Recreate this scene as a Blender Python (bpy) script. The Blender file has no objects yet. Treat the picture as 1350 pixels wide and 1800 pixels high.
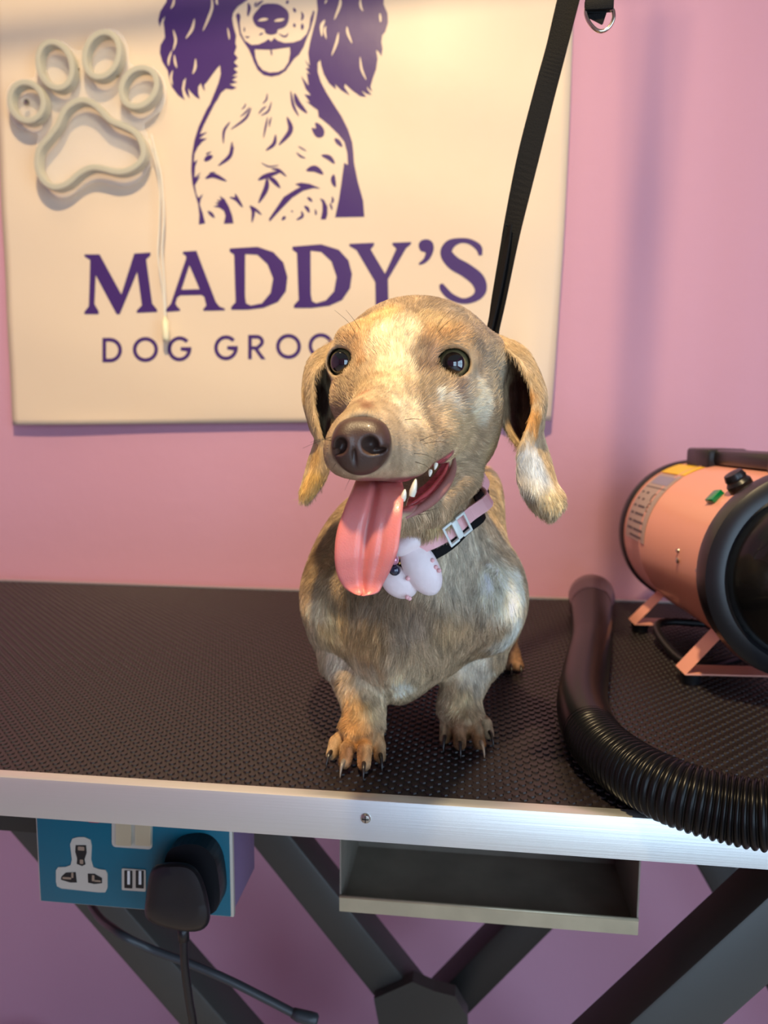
import bpy, bmesh, math, random
import numpy as np
from mathutils import Vector, Matrix
from mathutils.bvhtree import BVHTree
from mathutils.geometry import tessellate_polygon

scene = bpy.context.scene
COL = scene.collection
rng = np.random.default_rng(7)
random.seed(7)

# ------------------------------------------------------------------ camera
CAM = np.array([0.0, -0.4727, 1.0483])
YAW, PITCH, ROLL, F = 0.1169, math.radians(7.0), 0.0061, 1352.0
def _basis():
    cy, sy, cp, sp = math.cos(YAW), math.sin(YAW), math.cos(PITCH), math.sin(PITCH)
    fw = np.array([-sy*cp, cy*cp, -sp]); r0 = np.array([cy, sy, 0.0]); u0 = np.cross(r0, fw)
    return (math.cos(ROLL)*r0+math.sin(ROLL)*u0, -math.sin(ROLL)*r0+math.cos(ROLL)*u0, fw)
RT, UP, FW = _basis()
cam = bpy.data.cameras.new('camera'); camo = bpy.data.objects.new('camera', cam); COL.objects.link(camo)
camo.matrix_world = Matrix(((RT[0], UP[0], -FW[0], CAM[0]), (RT[1], UP[1], -FW[1], CAM[1]), (RT[2], UP[2], -FW[2], CAM[2]), (0, 0, 0, 1)))
cam.sensor_fit = 'HORIZONTAL'; cam.sensor_width = 36.0; cam.lens = 36.0*F/1350.0
cam.clip_start = 0.02
cam.dof.use_dof = True; cam.dof.focus_distance = 0.455; cam.dof.aperture_fstop = 11.0
scene.camera = camo

# ------------------------------------------------------------------ world, lamps, exposure
wd = bpy.data.worlds.new('world'); scene.world = wd; wd.use_nodes = True
wd.node_tree.nodes['Background'].inputs[0].default_value = (0.92, 0.93, 1.0, 1)
wd.node_tree.nodes['Background'].inputs[1].default_value = 0.17
def area_lamp(name, loc, target, size, watts, color, spread=180):
    l = bpy.data.lights.new(name, 'AREA'); l.shape = 'DISK'; l.size = size; l.energy = watts; l.color = color; l.spread = math.radians(spread)
    o = bpy.data.objects.new(name, l); COL.objects.link(o); o.location = loc
    o.rotation_euler = (Vector(target)-Vector(loc)).to_track_quat('-Z', 'Y').to_euler()
    return o
area_lamp('ceiling_lamp', (-0.08, -0.45, 2.20), (-0.30, 0.10, 0.95), 0.07, 14.0, (1.0, 0.75, 0.42), 125)
area_lamp('ceiling_lamp', (-0.50, 0.02, 2.35), (-0.28, 0.62, 1.45), 0.60, 3.0, (1.0, 0.70, 0.36))
scene.view_settings.view_transform = 'Standard'; scene.view_settings.look = 'None'
scene.view_settings.gamma = 1.0; scene.view_settings.use_curve_mapping = False
scene.view_settings.exposure = 0.0
WINDOW_STRENGTH = 5.8

# ------------------------------------------------------------------ helpers
def ray(u, v):
    return FW + RT*((u-675.0)/F) - UP*((v-900.0)/F)
def W(u, v, y=None, z=None, x=None):
    d = ray(u, v)
    t = (y-CAM[1])/d[1] if y is not None else ((z-CAM[2])/d[2] if z is not None else (x-CAM[0])/d[0])
    return CAM + d*t
def depth(P): return float((np.asarray(P)-CAM) @ FW)
def R(px, P): return px*depth(P)/F
def YH(y): return (y+0.367)*1.28-0.4727
def H(u, v, y): return W(u, v, YH(y))

def lin(c):
    c = [x/255.0 for x in c]
    return tuple(x/12.92 if x <= 0.04045 else ((x+0.055)/1.055)**2.4 for x in c)
MATS = {}
def mat(name, rgb, rough=0.5, metal=0.0, bump=0.0, bscale=200.0, vary=0.0, vscale=20.0, coat=0.0, spec=0.5, trans=0.0, aniso=None, sss=0.0, sheen=0.0):
    if name in MATS: return MATS[name]
    m = bpy.data.materials.new(name); m.use_nodes = True; nt = m.node_tree; b = nt.nodes['Principled BSDF']
    base = lin(rgb)+(1,)
    b.inputs['Base Color'].default_value = base; b.inputs['Roughness'].default_value = rough; b.inputs['Metallic'].default_value = metal
    b.inputs['Specular IOR Level'].default_value = spec; b.inputs['Coat Weight'].default_value = coat
    b.inputs['Transmission Weight'].default_value = trans
    b.inputs['Sheen Weight'].default_value = sheen
    if sss: b.inputs['Subsurface Weight'].default_value = sss; b.inputs['Subsurface Scale'].default_value = 0.004
    tc = nt.nodes.new('ShaderNodeTexCoord')
    mp = nt.nodes.new('ShaderNodeMapping'); nt.links.new(tc.outputs['Object'], mp.inputs[0])
    if aniso: mp.inputs['Scale'].default_value = aniso
    if vary:
        n = nt.nodes.new('ShaderNodeTexNoise'); n.inputs['Scale'].default_value = vscale; n.inputs['Detail'].default_value = 5
        nt.links.new(mp.outputs[0], n.inputs['Vector'])
        mx = nt.nodes.new('ShaderNodeMix'); mx.data_type = 'RGBA'
        mx.inputs['A'].default_value = tuple(x*(1-vary) for x in base[:3])+(1,); mx.inputs['B'].default_value = tuple(min(1, x*(1+vary)) for x in base[:3])+(1,)
        nt.links.new(n.outputs['Fac'], mx.inputs['Factor']); nt.links.new(mx.outputs['Result'], b.inputs['Base Color'])
    if bump:
        n = nt.nodes.new('ShaderNodeTexNoise'); n.inputs['Scale'].default_value = bscale; n.inputs['Detail'].default_value = 4
        nt.links.new(mp.outputs[0], n.inputs['Vector'])
        bp = nt.nodes.new('ShaderNodeBump'); bp.inputs['Strength'].default_value = 1.0; bp.inputs['Distance'].default_value = bump
        nt.links.new(n.outputs['Fac'], bp.inputs['Height']); nt.links.new(bp.outputs[0], b.inputs['Normal'])
    MATS[name] = m
    return m

def mesh_obj(name, V, Fc, m=None, parent=None, smooth=False, mats=None, fmat=None, label=None):
    me = bpy.data.meshes.new(name)
    me.from_pydata([tuple(map(float, v)) for v in V], [], [tuple(int(i) for i in f) for f in Fc])
    if mats:
        for mm in mats: me.materials.append(mm)
        me.polygons.foreach_set('material_index', fmat)
    elif m: me.materials.append(m)
    if smooth: me.polygons.foreach_set('use_smooth', [True]*len(me.polygons))
    me.update()
    o = bpy.data.objects.new(name, me); COL.objects.link(o)
    if parent: o.parent = parent
    if label: o['label'] = label
    return o
def bm_obj(name, bm, m, parent=None, smooth=False, label=None):
    me = bpy.data.meshes.new(name); bm.normal_update(); bm.to_mesh(me); bm.free()
    me.materials.append(m)
    if smooth: me.polygons.foreach_set('use_smooth', [True]*len(me.polygons))
    o = bpy.data.objects.new(name, me); COL.objects.link(o)
    if parent: o.parent = parent
    if label: o['label'] = label
    return o
def smooth_by_angle(o, deg=35):
    me = o.data
    me.polygons.foreach_set('use_smooth', [True]*len(me.polygons))
    bm = bmesh.new(); bm.from_mesh(me)
    for e in bm.edges:
        if len(e.link_faces) == 2 and e.calc_face_angle(0) > math.radians(deg): e.smooth = False
    bm.to_mesh(me); bm.free()
    return o
def tag(o, label, cat, group=None, kind=None):
    if label: o['label'] = label
    if cat: o['category'] = cat
    if group: o['group'] = group
    if kind: o['kind'] = kind
    return o
def empty(name, label, cat, group=None):
    # geometry of the parts is written in world coordinates; the Empty is moved to the thing's base at the end
    o = bpy.data.objects.new(name, None); COL.objects.link(o); o.empty_display_size = 0.02
    return tag(o, label, cat, group)

def bm_box(bm, c, s, rot=None, bevel=0.0, seg=2):
    r = bmesh.ops.create_cube(bm, size=1.0); vs = r['verts']
    for v in vs: v.co = Vector((v.co.x*s[0], v.co.y*s[1], v.co.z*s[2]))
    if bevel:
        es = list({e for v in vs for e in v.link_edges})
        q = bmesh.ops.bevel(bm, geom=es, offset=bevel, segments=seg, affect='EDGES', profile=0.5)
        vs = list({v for f in q['faces'] for v in f.verts} | set(v for v in vs if v.is_valid))
    M = rot.to_4x4() if rot is not None else Matrix.Identity(4)
    for v in vs: v.co = (M @ v.co) + Vector(c)
    return vs
def box(name, lo, hi, m, parent=None, bevel=0.0, label=None):
    bm = bmesh.new(); lo = Vector(lo); hi = Vector(hi)
    bm_box(bm, (lo+hi)/2, hi-lo, None, bevel)
    o = bm_obj(name, bm, m, parent, label=label)
    if bevel: smooth_by_angle(o)
    return o
def frame_axes(d, upv=(0, 0, 1)):
    d = Vector(d).normalized(); u = Vector(upv)
    s = d.cross(u)
    if s.length < 1e-4: s = d.cross(Vector((0, 1, 0)))
    s.normalize(); t = s.cross(d).normalized()
    return d, s, t
def bar(name, a, b, w, h, m, parent=None, bevel=0.0, upv=(0, 0, 1), label=None):
    a = Vector(a); b = Vector(b); d, s, t = frame_axes(b-a, upv)
    rot = Matrix((s, d, t)).transposed()
    bm = bmesh.new(); bm_box(bm, (a+b)/2, (w, (b-a).length, h), rot, bevel)
    o = bm_obj(name, bm, m, parent, label=label)
    if bevel: smooth_by_angle(o)
    return o
def catmull(P, n, closed=False):
    P = np.asarray(P, float); N = len(P); out = []
    segs = N if closed else N-1
    for i in range(segs):
        if closed: p0, p1, p2, p3 = P[(i-1) % N], P[i], P[(i+1) % N], P[(i+2) % N]
        else:
            p1, p2 = P[i], P[i+1]; p0 = P[i-1] if i > 0 else 2*p1-p2; p3 = P[i+2] if i+2 < N else 2*p2-p1
        for k in range(n):
            t = k/n
            out.append(0.5*((2*p1)+(-p0+p2)*t+(2*p0-5*p1+4*p2-p3)*t*t+(-p0+3*p1-3*p2+p3)*t**3))
    if not closed: out.append(P[-1])
    return np.array(out)
def sweep(path, prof, closed_path=False, scale=None, upv=(0, 0, 1), caps=True):
    """prof: Nx2 closed profile; returns V,F"""
    path = [Vector(p) for p in path]; n = len(path); V = []; prev = None
    for i, p in enumerate(path):
        if closed_path: t = path[(i+1) % n]-path[(i-1) % n]
        else: t = path[min(i+1, n-1)]-path[max(i-1, 0)]
        t.normalize()
        if prev is None:
            d, s, u = frame_axes(t, upv)
        else:
            s = prev - t*prev.dot(t); s.normalize(); u = s.cross(t).normalized()
        prev = s
        sc = scale[i] if scale is not None else 1.0
        for (a, b) in prof: V.append(p+s*(a*sc)+u*(b*sc))
    k = len(prof); Fc = []
    for i in range(n if closed_path else n-1):
        j = (i+1) % n
        for q in range(k):
            r = (q+1) % k
            Fc.append((i*k+q, j*k+q, j*k+r, i*k+r))
    if caps and not closed_path:
        Fc.append(tuple(range(k))); Fc.append(tuple((n-1)*k+q for q in reversed(range(k))))
    return V, Fc
def circle_prof(r, n=12): return [(r*math.cos(2*math.pi*i/n), r*math.sin(2*math.pi*i/n)) for i in range(n)]
def rect_prof(w, h, b=0.0):
    if not b: return [(-w/2, -h/2), (w/2, -h/2), (w/2, h/2), (-w/2, h/2)]
    return [(-w/2+b, -h/2), (w/2-b, -h/2), (w/2, -h/2+b), (w/2, h/2-b), (w/2-b, h/2), (-w/2+b, h/2), (-w/2, h/2-b), (-w/2, -h/2+b)]
def tube(name, path, r, m, parent=None, n=12, scale=None, label=None, closed=False):
    V, Fc = sweep(path, circle_prof(r, n), closed, scale)
    return mesh_obj(name, V, Fc, m, parent, smooth=True, label=label)
def lathe(name, c, axis, prof, m, parent=None, n=48, label=None, upv=(0, 0, 1)):
    """prof list of (t along axis, radius)"""
    d, s, u = frame_axes(axis, upv); c = Vector(c); V = []; Fc = []
    for (t, r) in prof:
        for i in range(n):
            a = 2*math.pi*i/n
            V.append(c+d*t+s*(max(r, 1e-5)*math.cos(a))+u*(max(r, 1e-5)*math.sin(a)))
    for j in range(len(prof)-1):
        for i in range(n):
            k = (i+1) % n
            Fc.append((j*n+i, j*n+k, (j+1)*n+k, (j+1)*n+i))
    Fc.append(tuple(range(n-1, -1, -1))); Fc.append(tuple((len(prof)-1)*n+i for i in range(n)))
    o = mesh_obj(name, V, Fc, m, parent, label=label)
    return smooth_by_angle(o, 32)
# ------------------------------------------------------------------ the room
M_wall = mat('lilac_wall_paint', (208, 156, 176), 0.55, bump=0.0006, bscale=60, vary=0.03, vscale=4, spec=0.35)
M_floor = mat('grey_vinyl_floor', (184, 178, 172), 0.4, vary=0.12, vscale=12)
M_white = mat('white_trim_paint', (225, 225, 222), 0.4)
YW = 0.640      # wall plane
YB = 0.626      # banner plane
def struct(o): o['kind'] = 'structure'; return o
struct(box('wall_back', (-2.2, YW, 0), (1.75, YW+0.1, 2.7), M_wall))
struct(box('floor', (-2.2, -3.1, -0.05), (1.75, YW, 0), M_floor))
struct(box('wall_left', (-2.3, -3.1, 0), (-2.2, YW, 2.7), M_wall))
# right-hand wall and front wall, each with a tall window that lets the daylight in
mg = bpy.data.materials.new('daylight_behind_glass'); mg.use_nodes = True
nt = mg.node_tree; nt.nodes.remove(nt.nodes['Principled BSDF'])
em = nt.nodes.new('ShaderNodeEmission'); em.inputs[0].default_value = (0.55, 0.77, 1.0, 1); em.inputs[1].default_value = WINDOW_STRENGTH
nt.links.new(em.outputs[0], nt.nodes['Material Output'].inputs[0])
def wall_with_window(name, wname, x0, x1, z0, z1, X0, X1, place, nbar):
    """wall in a local (along, height) frame; place(a, d, z) gives the world point, d = depth into the wall"""
    def lbox(bm, a0, a1, d0, d1, q0, q1):
        P = [place(a, d, z) for a in (a0, a1) for d in (d0, d1) for z in (q0, q1)]
        lo = Vector([min(p[k] for p in P) for k in range(3)]); hi = Vector([max(p[k] for p in P) for k in range(3)]); bm_box(bm, (lo+hi)/2, hi-lo)
    bm = bmesh.new()
    lbox(bm, X0, x0, 0, .12, 0, 2.7); lbox(bm, x1, X1, 0, .12, 0, 2.7); lbox(bm, x0, x1, 0, .12, 0, z0); lbox(bm, x0, x1, 0, .12, z1, 2.7)
    struct(bm_obj(name, bm, M_wall)); bm = bmesh.new()
    for k in range(nbar+1):
        a = x0+(x1-x0)*k/nbar; lbox(bm, a-.025, a+.025, .02, .08, z0, z1)
    for z in (z0+.025, (z0+z1)/2, z1-.025): lbox(bm, x0, x1, .02, .08, z-.025, z+.025)
    w = struct(bm_obj(wname, bm, M_white))
    mesh_obj('pane', [place(x0, .06, z0), place(x1, .06, z0), place(x1, .06, z1), place(x0, .06, z1)], [(0, 1, 2, 3)], mg, w)
wall_with_window('wall_right', 'window_1', -2.3, -0.7, 0.35, 1.95, -3.1, YW, lambda a, d, z: (1.6+d, a, z), 3)
wall_with_window('wall_front', 'window_2', 0.15, 1.45, 0.10, 2.10, -2.2, 1.6, lambda a, d, z: (a, -3.1-d, z), 3)

# ------------------------------------------------------------------ banner
M_ban = mat('cream_vinyl_banner', (228, 208, 182), 0.42, bump=0.0004, bscale=25, spec=0.45)
M_pur = mat('purple_print', (68, 42, 108), 0.38, spec=0.45, bump=0.0004, bscale=25)
def bwave(x, z):
    return -(0.0012*math.sin(9*x+4*z)+0.0010*math.sin(21*x-13*z+1)+0.0007*math.sin(37*z+11*x)
            +0.0016*math.exp(-((x+0.13)**2/0.004+(z-1.40)**2/0.02))
            + 0.004*math.exp(-((z-1.02)/0.02)**2)*math.sin(14*x) - 0.018*math.exp(-((x-0.07)/0.03)**2)*math.exp(-((z-1.05)/0.12)**2))
TL = W(-12, 0, YB); BL = W(23, 747, YB); BR = W(968, 739, YB); TRt = W(1009, 0, YB)
def bpos(s, t, off=0.0):  # s 0..1 across, t 0..1 up to frame top, beyond continues
    bx = BL*(1-s)+BR*s; tx = TL*(1-s)+TRt*s
    p = bx+(tx-bx)*t
    if t < 0.03: p = p+np.array([0, 0, 0.006*math.sin(s*7)*0])
    bulge = math.sin(max(0, min(1, t))*math.pi)*0.006*((1-s)*-0.3+s*0.6)
    return np.array([p[0]+bulge, YB-off-bwave(p[0], p[2]), p[2]])
NS, NT = 70, 90
Vb = []; Fb = []
for side in (0, 1):
    for j in range(NT+1):
        for i in range(NS+1):
            p = bpos(i/NS, j/NT*1.32); Vb.append((p[0], p[1]+side*0.0007, p[2]))
n1 = (NS+1)*(NT+1)
for j in range(NT):
    for i in range(NS):
        a = j*(NS+1)+i; q = (a, a+1, a+NS+2, a+NS+1)
        Fb.append(q); Fb.append(tuple(n1+k for k in reversed(q)))
loop = [i for i in range(NS+1)]+[j*(NS+1)+NS for j in range(1, NT+1)]+[NT*(NS+1)+i for i in range(NS-1, -1, -1)]+[j*(NS+1) for j in range(NT-1, 0, -1)]
for a, b in zip(loop, loop[1:]+loop[:1]): Fb.append((b, a, n1+a, n1+b))
banner = mesh_obj('wall_banner', Vb, Fb, M_ban, smooth=True)
tag(banner, 'large cream wall banner printed in purple with a spaniel drawing and lettering', 'banner')

def print_shape(name, outline, holes=(), m=None, off=0.0005, parent=None, px=True, label=None):
    """flat print on the banner; outline in photograph pixels carried onto the banner's plane"""
    polys = [outline]+list(holes); flat = []; loops = []
    for pl in polys:
        L = []
        for (u, v) in pl:
            p = W(u, v, YB); L.append(Vector((p[0], p[2], 0))); flat.append((p[0], p[2]))
        loops.append(L)
    tris = tessellate_polygon(loops)
    bm = bmesh.new(); vs = [bm.verts.new((a, 0, b)) for a, b in flat]
    for t in tris:
        try: bm.faces.new([vs[i] for i in t])
        except ValueError: pass
    for it in range(5):
        es = [e for e in bm.edges if e.calc_length() > 0.012]
        if not es: break
        bmesh.ops.subdivide_edges(bm, edges=es, cuts=1)
        bmesh.ops.triangulate(bm, faces=[f for f in bm.faces if len(f.verts) > 3])
    for v in bm.verts: v.co.y = YB-off-bwave(v.co.x, v.co.z)-0.0
    for f in bm.faces:
        f.normal_update()
        if f.normal.y > 0: f.normal_flip()
    return bm_obj(name, bm, m or M_pur, parent or banner, label=label)
def stroke_poly(pts, w0, taper=True, n=6):
    P = catmull([p[:2] for p in pts], n); N = len(P)
    ws = catmull([[p[2], 0] for p in pts], n)[:, 0] if len(pts[0]) > 2 else None
    A = []; B = []
    for i in range(N):
        t = P[min(i+1, N-1)]-P[max(i-1, 0)]; t = t/np.linalg.norm(t); nrm = np.array([-t[1], t[0]])
        if ws is not None: w = ws[i]/2
        else: w = w0/2*(math.sin(math.pi*min(1, max(0, (i+0.4)/(N-0.2))))**0.7 if taper else 1)
        A.append(P[i]+nrm*w); B.append(P[i]-nrm*w)
    return [tuple(a) for a in A]+[tuple(b) for b in reversed(B)]
def cr(pts, s, ox, oy): return [(ox+x/s, oy+y/s)+tuple(k/s for k in r) for x, y, *r in pts]
def sm(pts, n=4): return [tuple(p) for p in catmull(pts, n, True)]

# lettering, first line
def C6(p): return cr(p, 3.75, 140, 400)
def C7(p): return cr(p, 3.649, 500, 400)
def C1(p): return cr(p, 1.776, 120, 380)
print_shape('printed_letter', C6([(35,178),(135,178),(275,440),(362,172),(468,165),(468,185),(440,210),(476,500),(508,540),(508,556),(375,562),(375,546),(408,512),(380,292),(264,572),(244,572),(108,315),(100,505),(128,552),(128,572),(35,572),(35,556),(63,520),(72,215),(35,192)]))
print_shape('printed_letter', C6([(680,158),(768,152),(896,490),(920,520),(955,532),(955,545),(812,548),(812,535),(832,512),(818,455),(800,443),(660,446),(640,460),(628,500),(642,522),(658,535),(658,548),(560,556),(560,545),(598,500),(702,200),(696,182),(680,175)]),
            [C6([(722,248),(668,408),(788,405)])])
D1o = C1([(503,100)])+C1([(590,95),(640,112),(672,145),(685,190),(680,235),(655,268),(610,286),(560,292),(508,292),(508,283),(522,268),(517,120),(503,110)])
D1h = C1([(552,118),(590,120),(622,150),(640,195),(632,240),(605,272),(570,279),(555,272),(552,250)])
print_shape('printed_letter', sm(D1o[1:8], 1) and D1o, [D1h])
D2o = C1([(700,95),(790,88),(845,105),(875,138),(886,180),(880,225),(855,262),(815,280),(760,287),(705,287),(705,278),(720,262),(714,115),(700,105)])
D2h = C1([(757,108),(790,112),(822,142),(838,190),(830,235),(805,263),(775,272),(762,266),(758,245)])
print_shape('printed_letter', D2o, [D2h])
print_shape('printed_letter', C7([(415,105),(575,97),(575,112),(553,140),(645,295),(718,135),(692,110),(692,97),(812,92),(812,105),(780,132),(664,330),(668,505),(700,540),(700,555),(560,560),(560,545),(585,512),(582,350),(462,145),(418,120)]))
print_shape('printed_letter', sm(C7([(860,115),(875,85),(915,75),(950,95),(958,140),(935,195),(900,228),(865,238),(864,226),(892,200),(905,160),(875,150)]), 3))
print_shape('printed_letter', stroke_poly(C7([(1258,180,22),(1245,130,42),(1190,92,34),(1125,85,34),(1062,110,62),(1038,165,78),(1085,228,88),(1165,275,90),(1238,335,92),(1258,400,78),(1225,450,50),(1150,473,36),(1070,445,44),(1020,395,44),(1005,362,24)]), 0, n=5))
# lettering, second line: geometric capitals
def ring(cx, cy, rx, ry, w, a0=0, a1=360):
    ang = [math.radians(a0+(a1-a0)*i/40) for i in range(41)]
    o = [(cx+rx*math.cos(a), cy-ry*math.sin(a)) for a in ang]; q = [(cx+(rx-w)*math.cos(a), cy-(ry-w)*math.sin(a)) for a in ang]
    return o, q
def small(ch, cx, cy):
    w = 6.5; h = 21.5
    if ch == 'O':
        o, q = ring(cx, cy, 22, h+0.5, w); print_shape('printed_letter', o[:-1], [q[:-1]])
    elif ch == 'G':
        o, q = ring(cx, cy, 21, h+0.5, w, 42, 350)
        print_shape('printed_letter', o+[(cx+21, cy-3), (cx+2, cy-3), (cx+2, cy+3), (cx+14.3, cy+3)]+q[::-1])
    elif ch == 'D':
        o = [(cx-17, cy-h), (cx-4, cy-h)]+[(cx-4+21*math.sin(math.radians(a)), cy-h*math.cos(math.radians(a))) for a in range(15, 180, 15)]+[(cx-4, cy+h), (cx-17, cy+h)]
        q = [(cx-17+w, cy-h+w), (cx-4, cy-h+w)]+[(cx-4+(21-w)*math.sin(math.radians(a)), cy-(h-w)*math.cos(math.radians(a))) for a in range(15, 180, 15)]+[(cx-4, cy+h-w), (cx-17+w, cy+h-w)]
        print_shape('printed_letter', o, [q])
    elif ch == 'R':
        o = [(cx-15, cy-h), (cx, cy-h)]+[(cx+13*math.sin(math.radians(a)), cy-h/2+1-(h/2+1)*math.cos(math.radians(a))) for a in range(20, 160, 20)]+[(cx+3, cy+4), (cx+16, cy+h), (cx+8, cy+h), (cx-4, cy+4.5), (cx-8.5, cy+4.5), (cx-8.5, cy+h), (cx-15, cy+h)]
        q = [(cx-8.5, cy-h+w), (cx, cy-h+w)]+[(cx+6.5*math.sin(math.radians(a)), cy-h/2+1-(h/2-5)*math.cos(math.radians(a))) for a in range(30, 160, 30)]+[(cx, cy-1.5), (cx-8.5, cy-1.5)]
        print_shape('printed_letter', o, [q])
    elif ch == 'M':
        print_shape('printed_letter', [(cx-22, cy+h), (cx-20, cy-h), (cx-14, cy-h), (cx, cy+6), (cx+14, cy-h), (cx+20, cy-h), (cx+22, cy+h), (cx+15.5, cy+h), (cx+14, cy-8), (cx+2, cy+16), (cx-2, cy+16), (cx-14, cy-8), (cx-15.5, cy+h)])
    elif ch == 'I':
        print_shape('printed_letter', [(cx-3, cy+h), (cx-3, cy-h), (cx+3, cy-h), (cx+3, cy+h)])
    elif ch == 'N':
        print_shape('printed_letter', [(cx-16, cy+h), (cx-16, cy-h), (cx-10, cy-h), (cx+10, cy+9), (cx+10, cy-h), (cx+16, cy-h), (cx+16, cy+h), (cx+10, cy+h), (cx-10, cy-9), (cx-10, cy+h)])
for ch, x in (('D', 198), ('O', 255.5), ('G', 315), ('G', 397), ('R', 451), ('O', 507), ('O', 564), ('M', 628), ('I', 674), ('N', 716), ('G', 770)):
    small(ch, x, 615.5-(x-198)*0.0215)

# the printed spaniel
def CA(p): return cr(p, 6.75, 270, 0)
def CB(p): return cr(p, 6.75, 400, 0)
def CC(p): return cr(p, 7.5, 520, 0)
def CD(p): return cr(p, 6.75, 320, 140)
def CE(p): return cr(p, 6.75, 450, 140)
art = []
def A_(outline, holes=(), m=None, off=0.0005, name='printed_spaniel_shape'): return print_shape(name, outline, holes, m, off)
# left ear, fringed lower edge
A_(CA([(190,-700),(800,-900),(1150,-300),(1125,5),(1000,90),(950,160),(938,230),(955,330),(985,430),(975,520),(990,560),(960,640),(1002,690),(955,745),(1008,790),(950,815),(1000,860),(930,905),(1000,905),(930,950),(998,975),(900,1000),(985,1040),(930,1062),(860,1052),(800,1100),(760,1180),(700,1265),(640,1350),(610,1350),(660,1260),(720,1110),(770,985),(797,880),(790,775),(755,810),(700,880),(640,965),(600,1010),(610,1085),(585,1050),(560,985),(530,1030),(530,1110),(552,1178),(500,1150),(440,1090),(408,1045),(430,1175),(385,1110),(365,1060),(385,915),(350,960),(335,1050),(352,1140),(372,1190),(290,1130),(215,1030),(180,920),(162,830),(100,730),(68,620),(78,530),(132,440),(125,340),(115,265),(135,185),(95,235),(68,318),(52,235),(75,135),(150,20),(170,-100)]))
# right ear and the dark side of the neck running down to the body
A_(CC([(260,-500),(600,-800),(1100,-500),(1160,-100),(1158,60),(1210,180),(1215,300),(1180,420),(1140,470),(1130,560),(1145,650),(1130,750),(1095,690),(1060,660),(1080,780),(1060,920),(1015,1040),(985,1150),(1010,1215),(960,1170),(940,1140),(945,1180),(1000,1258),(930,1235),(860,1190),(930,1280),(850,1270),(740,1190),(650,1105),(640,1150),(710,1258),(600,1190),(520,1110),(530,1180),(440,1100),(370,980),(335,860),(325,790),(290,830),(290,950),(330,1080),(400,1215),(490,1360),(600,1530),(690,1710),(745,1880),(760,2000),(770,2150),(820,2400),(890,2650),(905,2860),(520,2868),(570,2640),(600,2450),(620,2300),(640,2150),(690,2180),(680,2020),(640,1870),(560,1770),(440,1650),(330,1560),(300,1540),(290,1450),(220,1400),(130,1330),(190,1350),(110,1240),(200,1255),(130,1170),(70,1000),(170,1130),(145,960),(190,980),(130,900),(180,905),(120,790),(185,870),(165,700),(190,560),(225,420),(265,270),(290,130),(280,30)]))
# nose, muzzle lines and mouth
A_(sm(CB([(430,60),(590,55),(690,110),(730,170),(725,260),(680,330),(600,360),(590,400),(520,420),(455,400),(440,355),(350,320),(305,240),(320,180),(370,120)]), 3))
for pp in ([(370,262),(400,235),(450,225),(490,240),(440,262)], [(560,262),(600,235),(680,232),(650,262),(590,270)]):
    A_(sm(CB(pp), 3), m=M_ban, off=0.0010, name='printed_highlight')
# smile: dark shape with the tongue left open
A_(CB([(105,190),(135,160),(160,195),(150,290),(165,400),(210,490),(290,540),(370,535),(450,500),(490,470),(520,500),(560,455),(600,490),(680,515),(780,510),(870,480),(940,410),(970,330),(985,220),(1020,125),(1035,145),(1020,230),(985,360),(940,470),(905,560),(850,650),(790,700),(740,770),(690,840),(610,890),(520,908),(430,890),(360,830),(315,740),(290,670),(255,590),(200,510),(150,420),(130,310)]),
   [CB([(325,590),(520,595),(700,570),(742,565),(745,640),(725,740),(670,820),(600,855),(500,862),(420,835),(365,770),(335,690)])])
A_(stroke_poly(CB([(515,585),(522,620),(525,665)]), 3))
for pts, w in [([(250,45),(262,110),(245,205)], 6), ([(350,30),(335,60),(330,95)], 3), ([(430,15),(380,50),(345,95)], 4), ([(720,10),(712,35),(700,50)], 5), ([(785,100),(800,130),(805,155)], 5),
               ([(880,145),(895,200),(878,250)], 4.5), ([(795,285),(797,310),(800,330)], 5), ([(888,285),(890,325),(885,360)], 5.5), ([(205,330),(205,365),(200,385)], 2.5), ([(215,435),(240,452),(268,440)], 2.5),
               ([(380,425),(405,412),(425,400)], 3), ([(610,405),(660,435),(700,435),(725,395)], 3)]:
    A_(stroke_poly(CB(pts), w))
# pale streaks over the ears
for pts, w in [([(245,-20),(235,50),(205,105)], 4), ([(695,-20),(700,100),(655,230),(590,375)], 5), ([(490,230),(460,350),(385,460)], 5), ([(235,355),(262,480),(230,600)], 4.5), ([(215,600),(180,700),(175,780)], 4), ([(245,650),(255,740),(275,805)], 4),
               ([(225,835),(205,920),(225,1010)], 4), ([(500,700),(495,800),(465,880)], 4.5), ([(755,-10),(755,30),(765,70)], 4), ([(885,340),(900,420),(905,480)], 3)]:
    A_(stroke_poly(CA(pts), w), m=M_ban, off=0.0010, name='printed_highlight')
for pts, w in [([(590,-20),(580,80),(510,265)], 5), ([(410,0),(385,55)], 3), ([(850,-10),(855,80),(885,150)], 4), ([(385,270),(345,350),(345,485)], 6), ([(400,350),(385,420),(405,520)], 4), ([(565,435),(540,570),(475,740)], 4.5), ([(675,355),(690,450),(745,580)], 4.5), ([(1110,180),(1120,300)], 4), ([(850,760),(870,920),(930,1060)], 4)]:
    A_(stroke_poly(CC(pts), w), m=M_ban, off=0.0010, name='printed_highlight')
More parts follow.
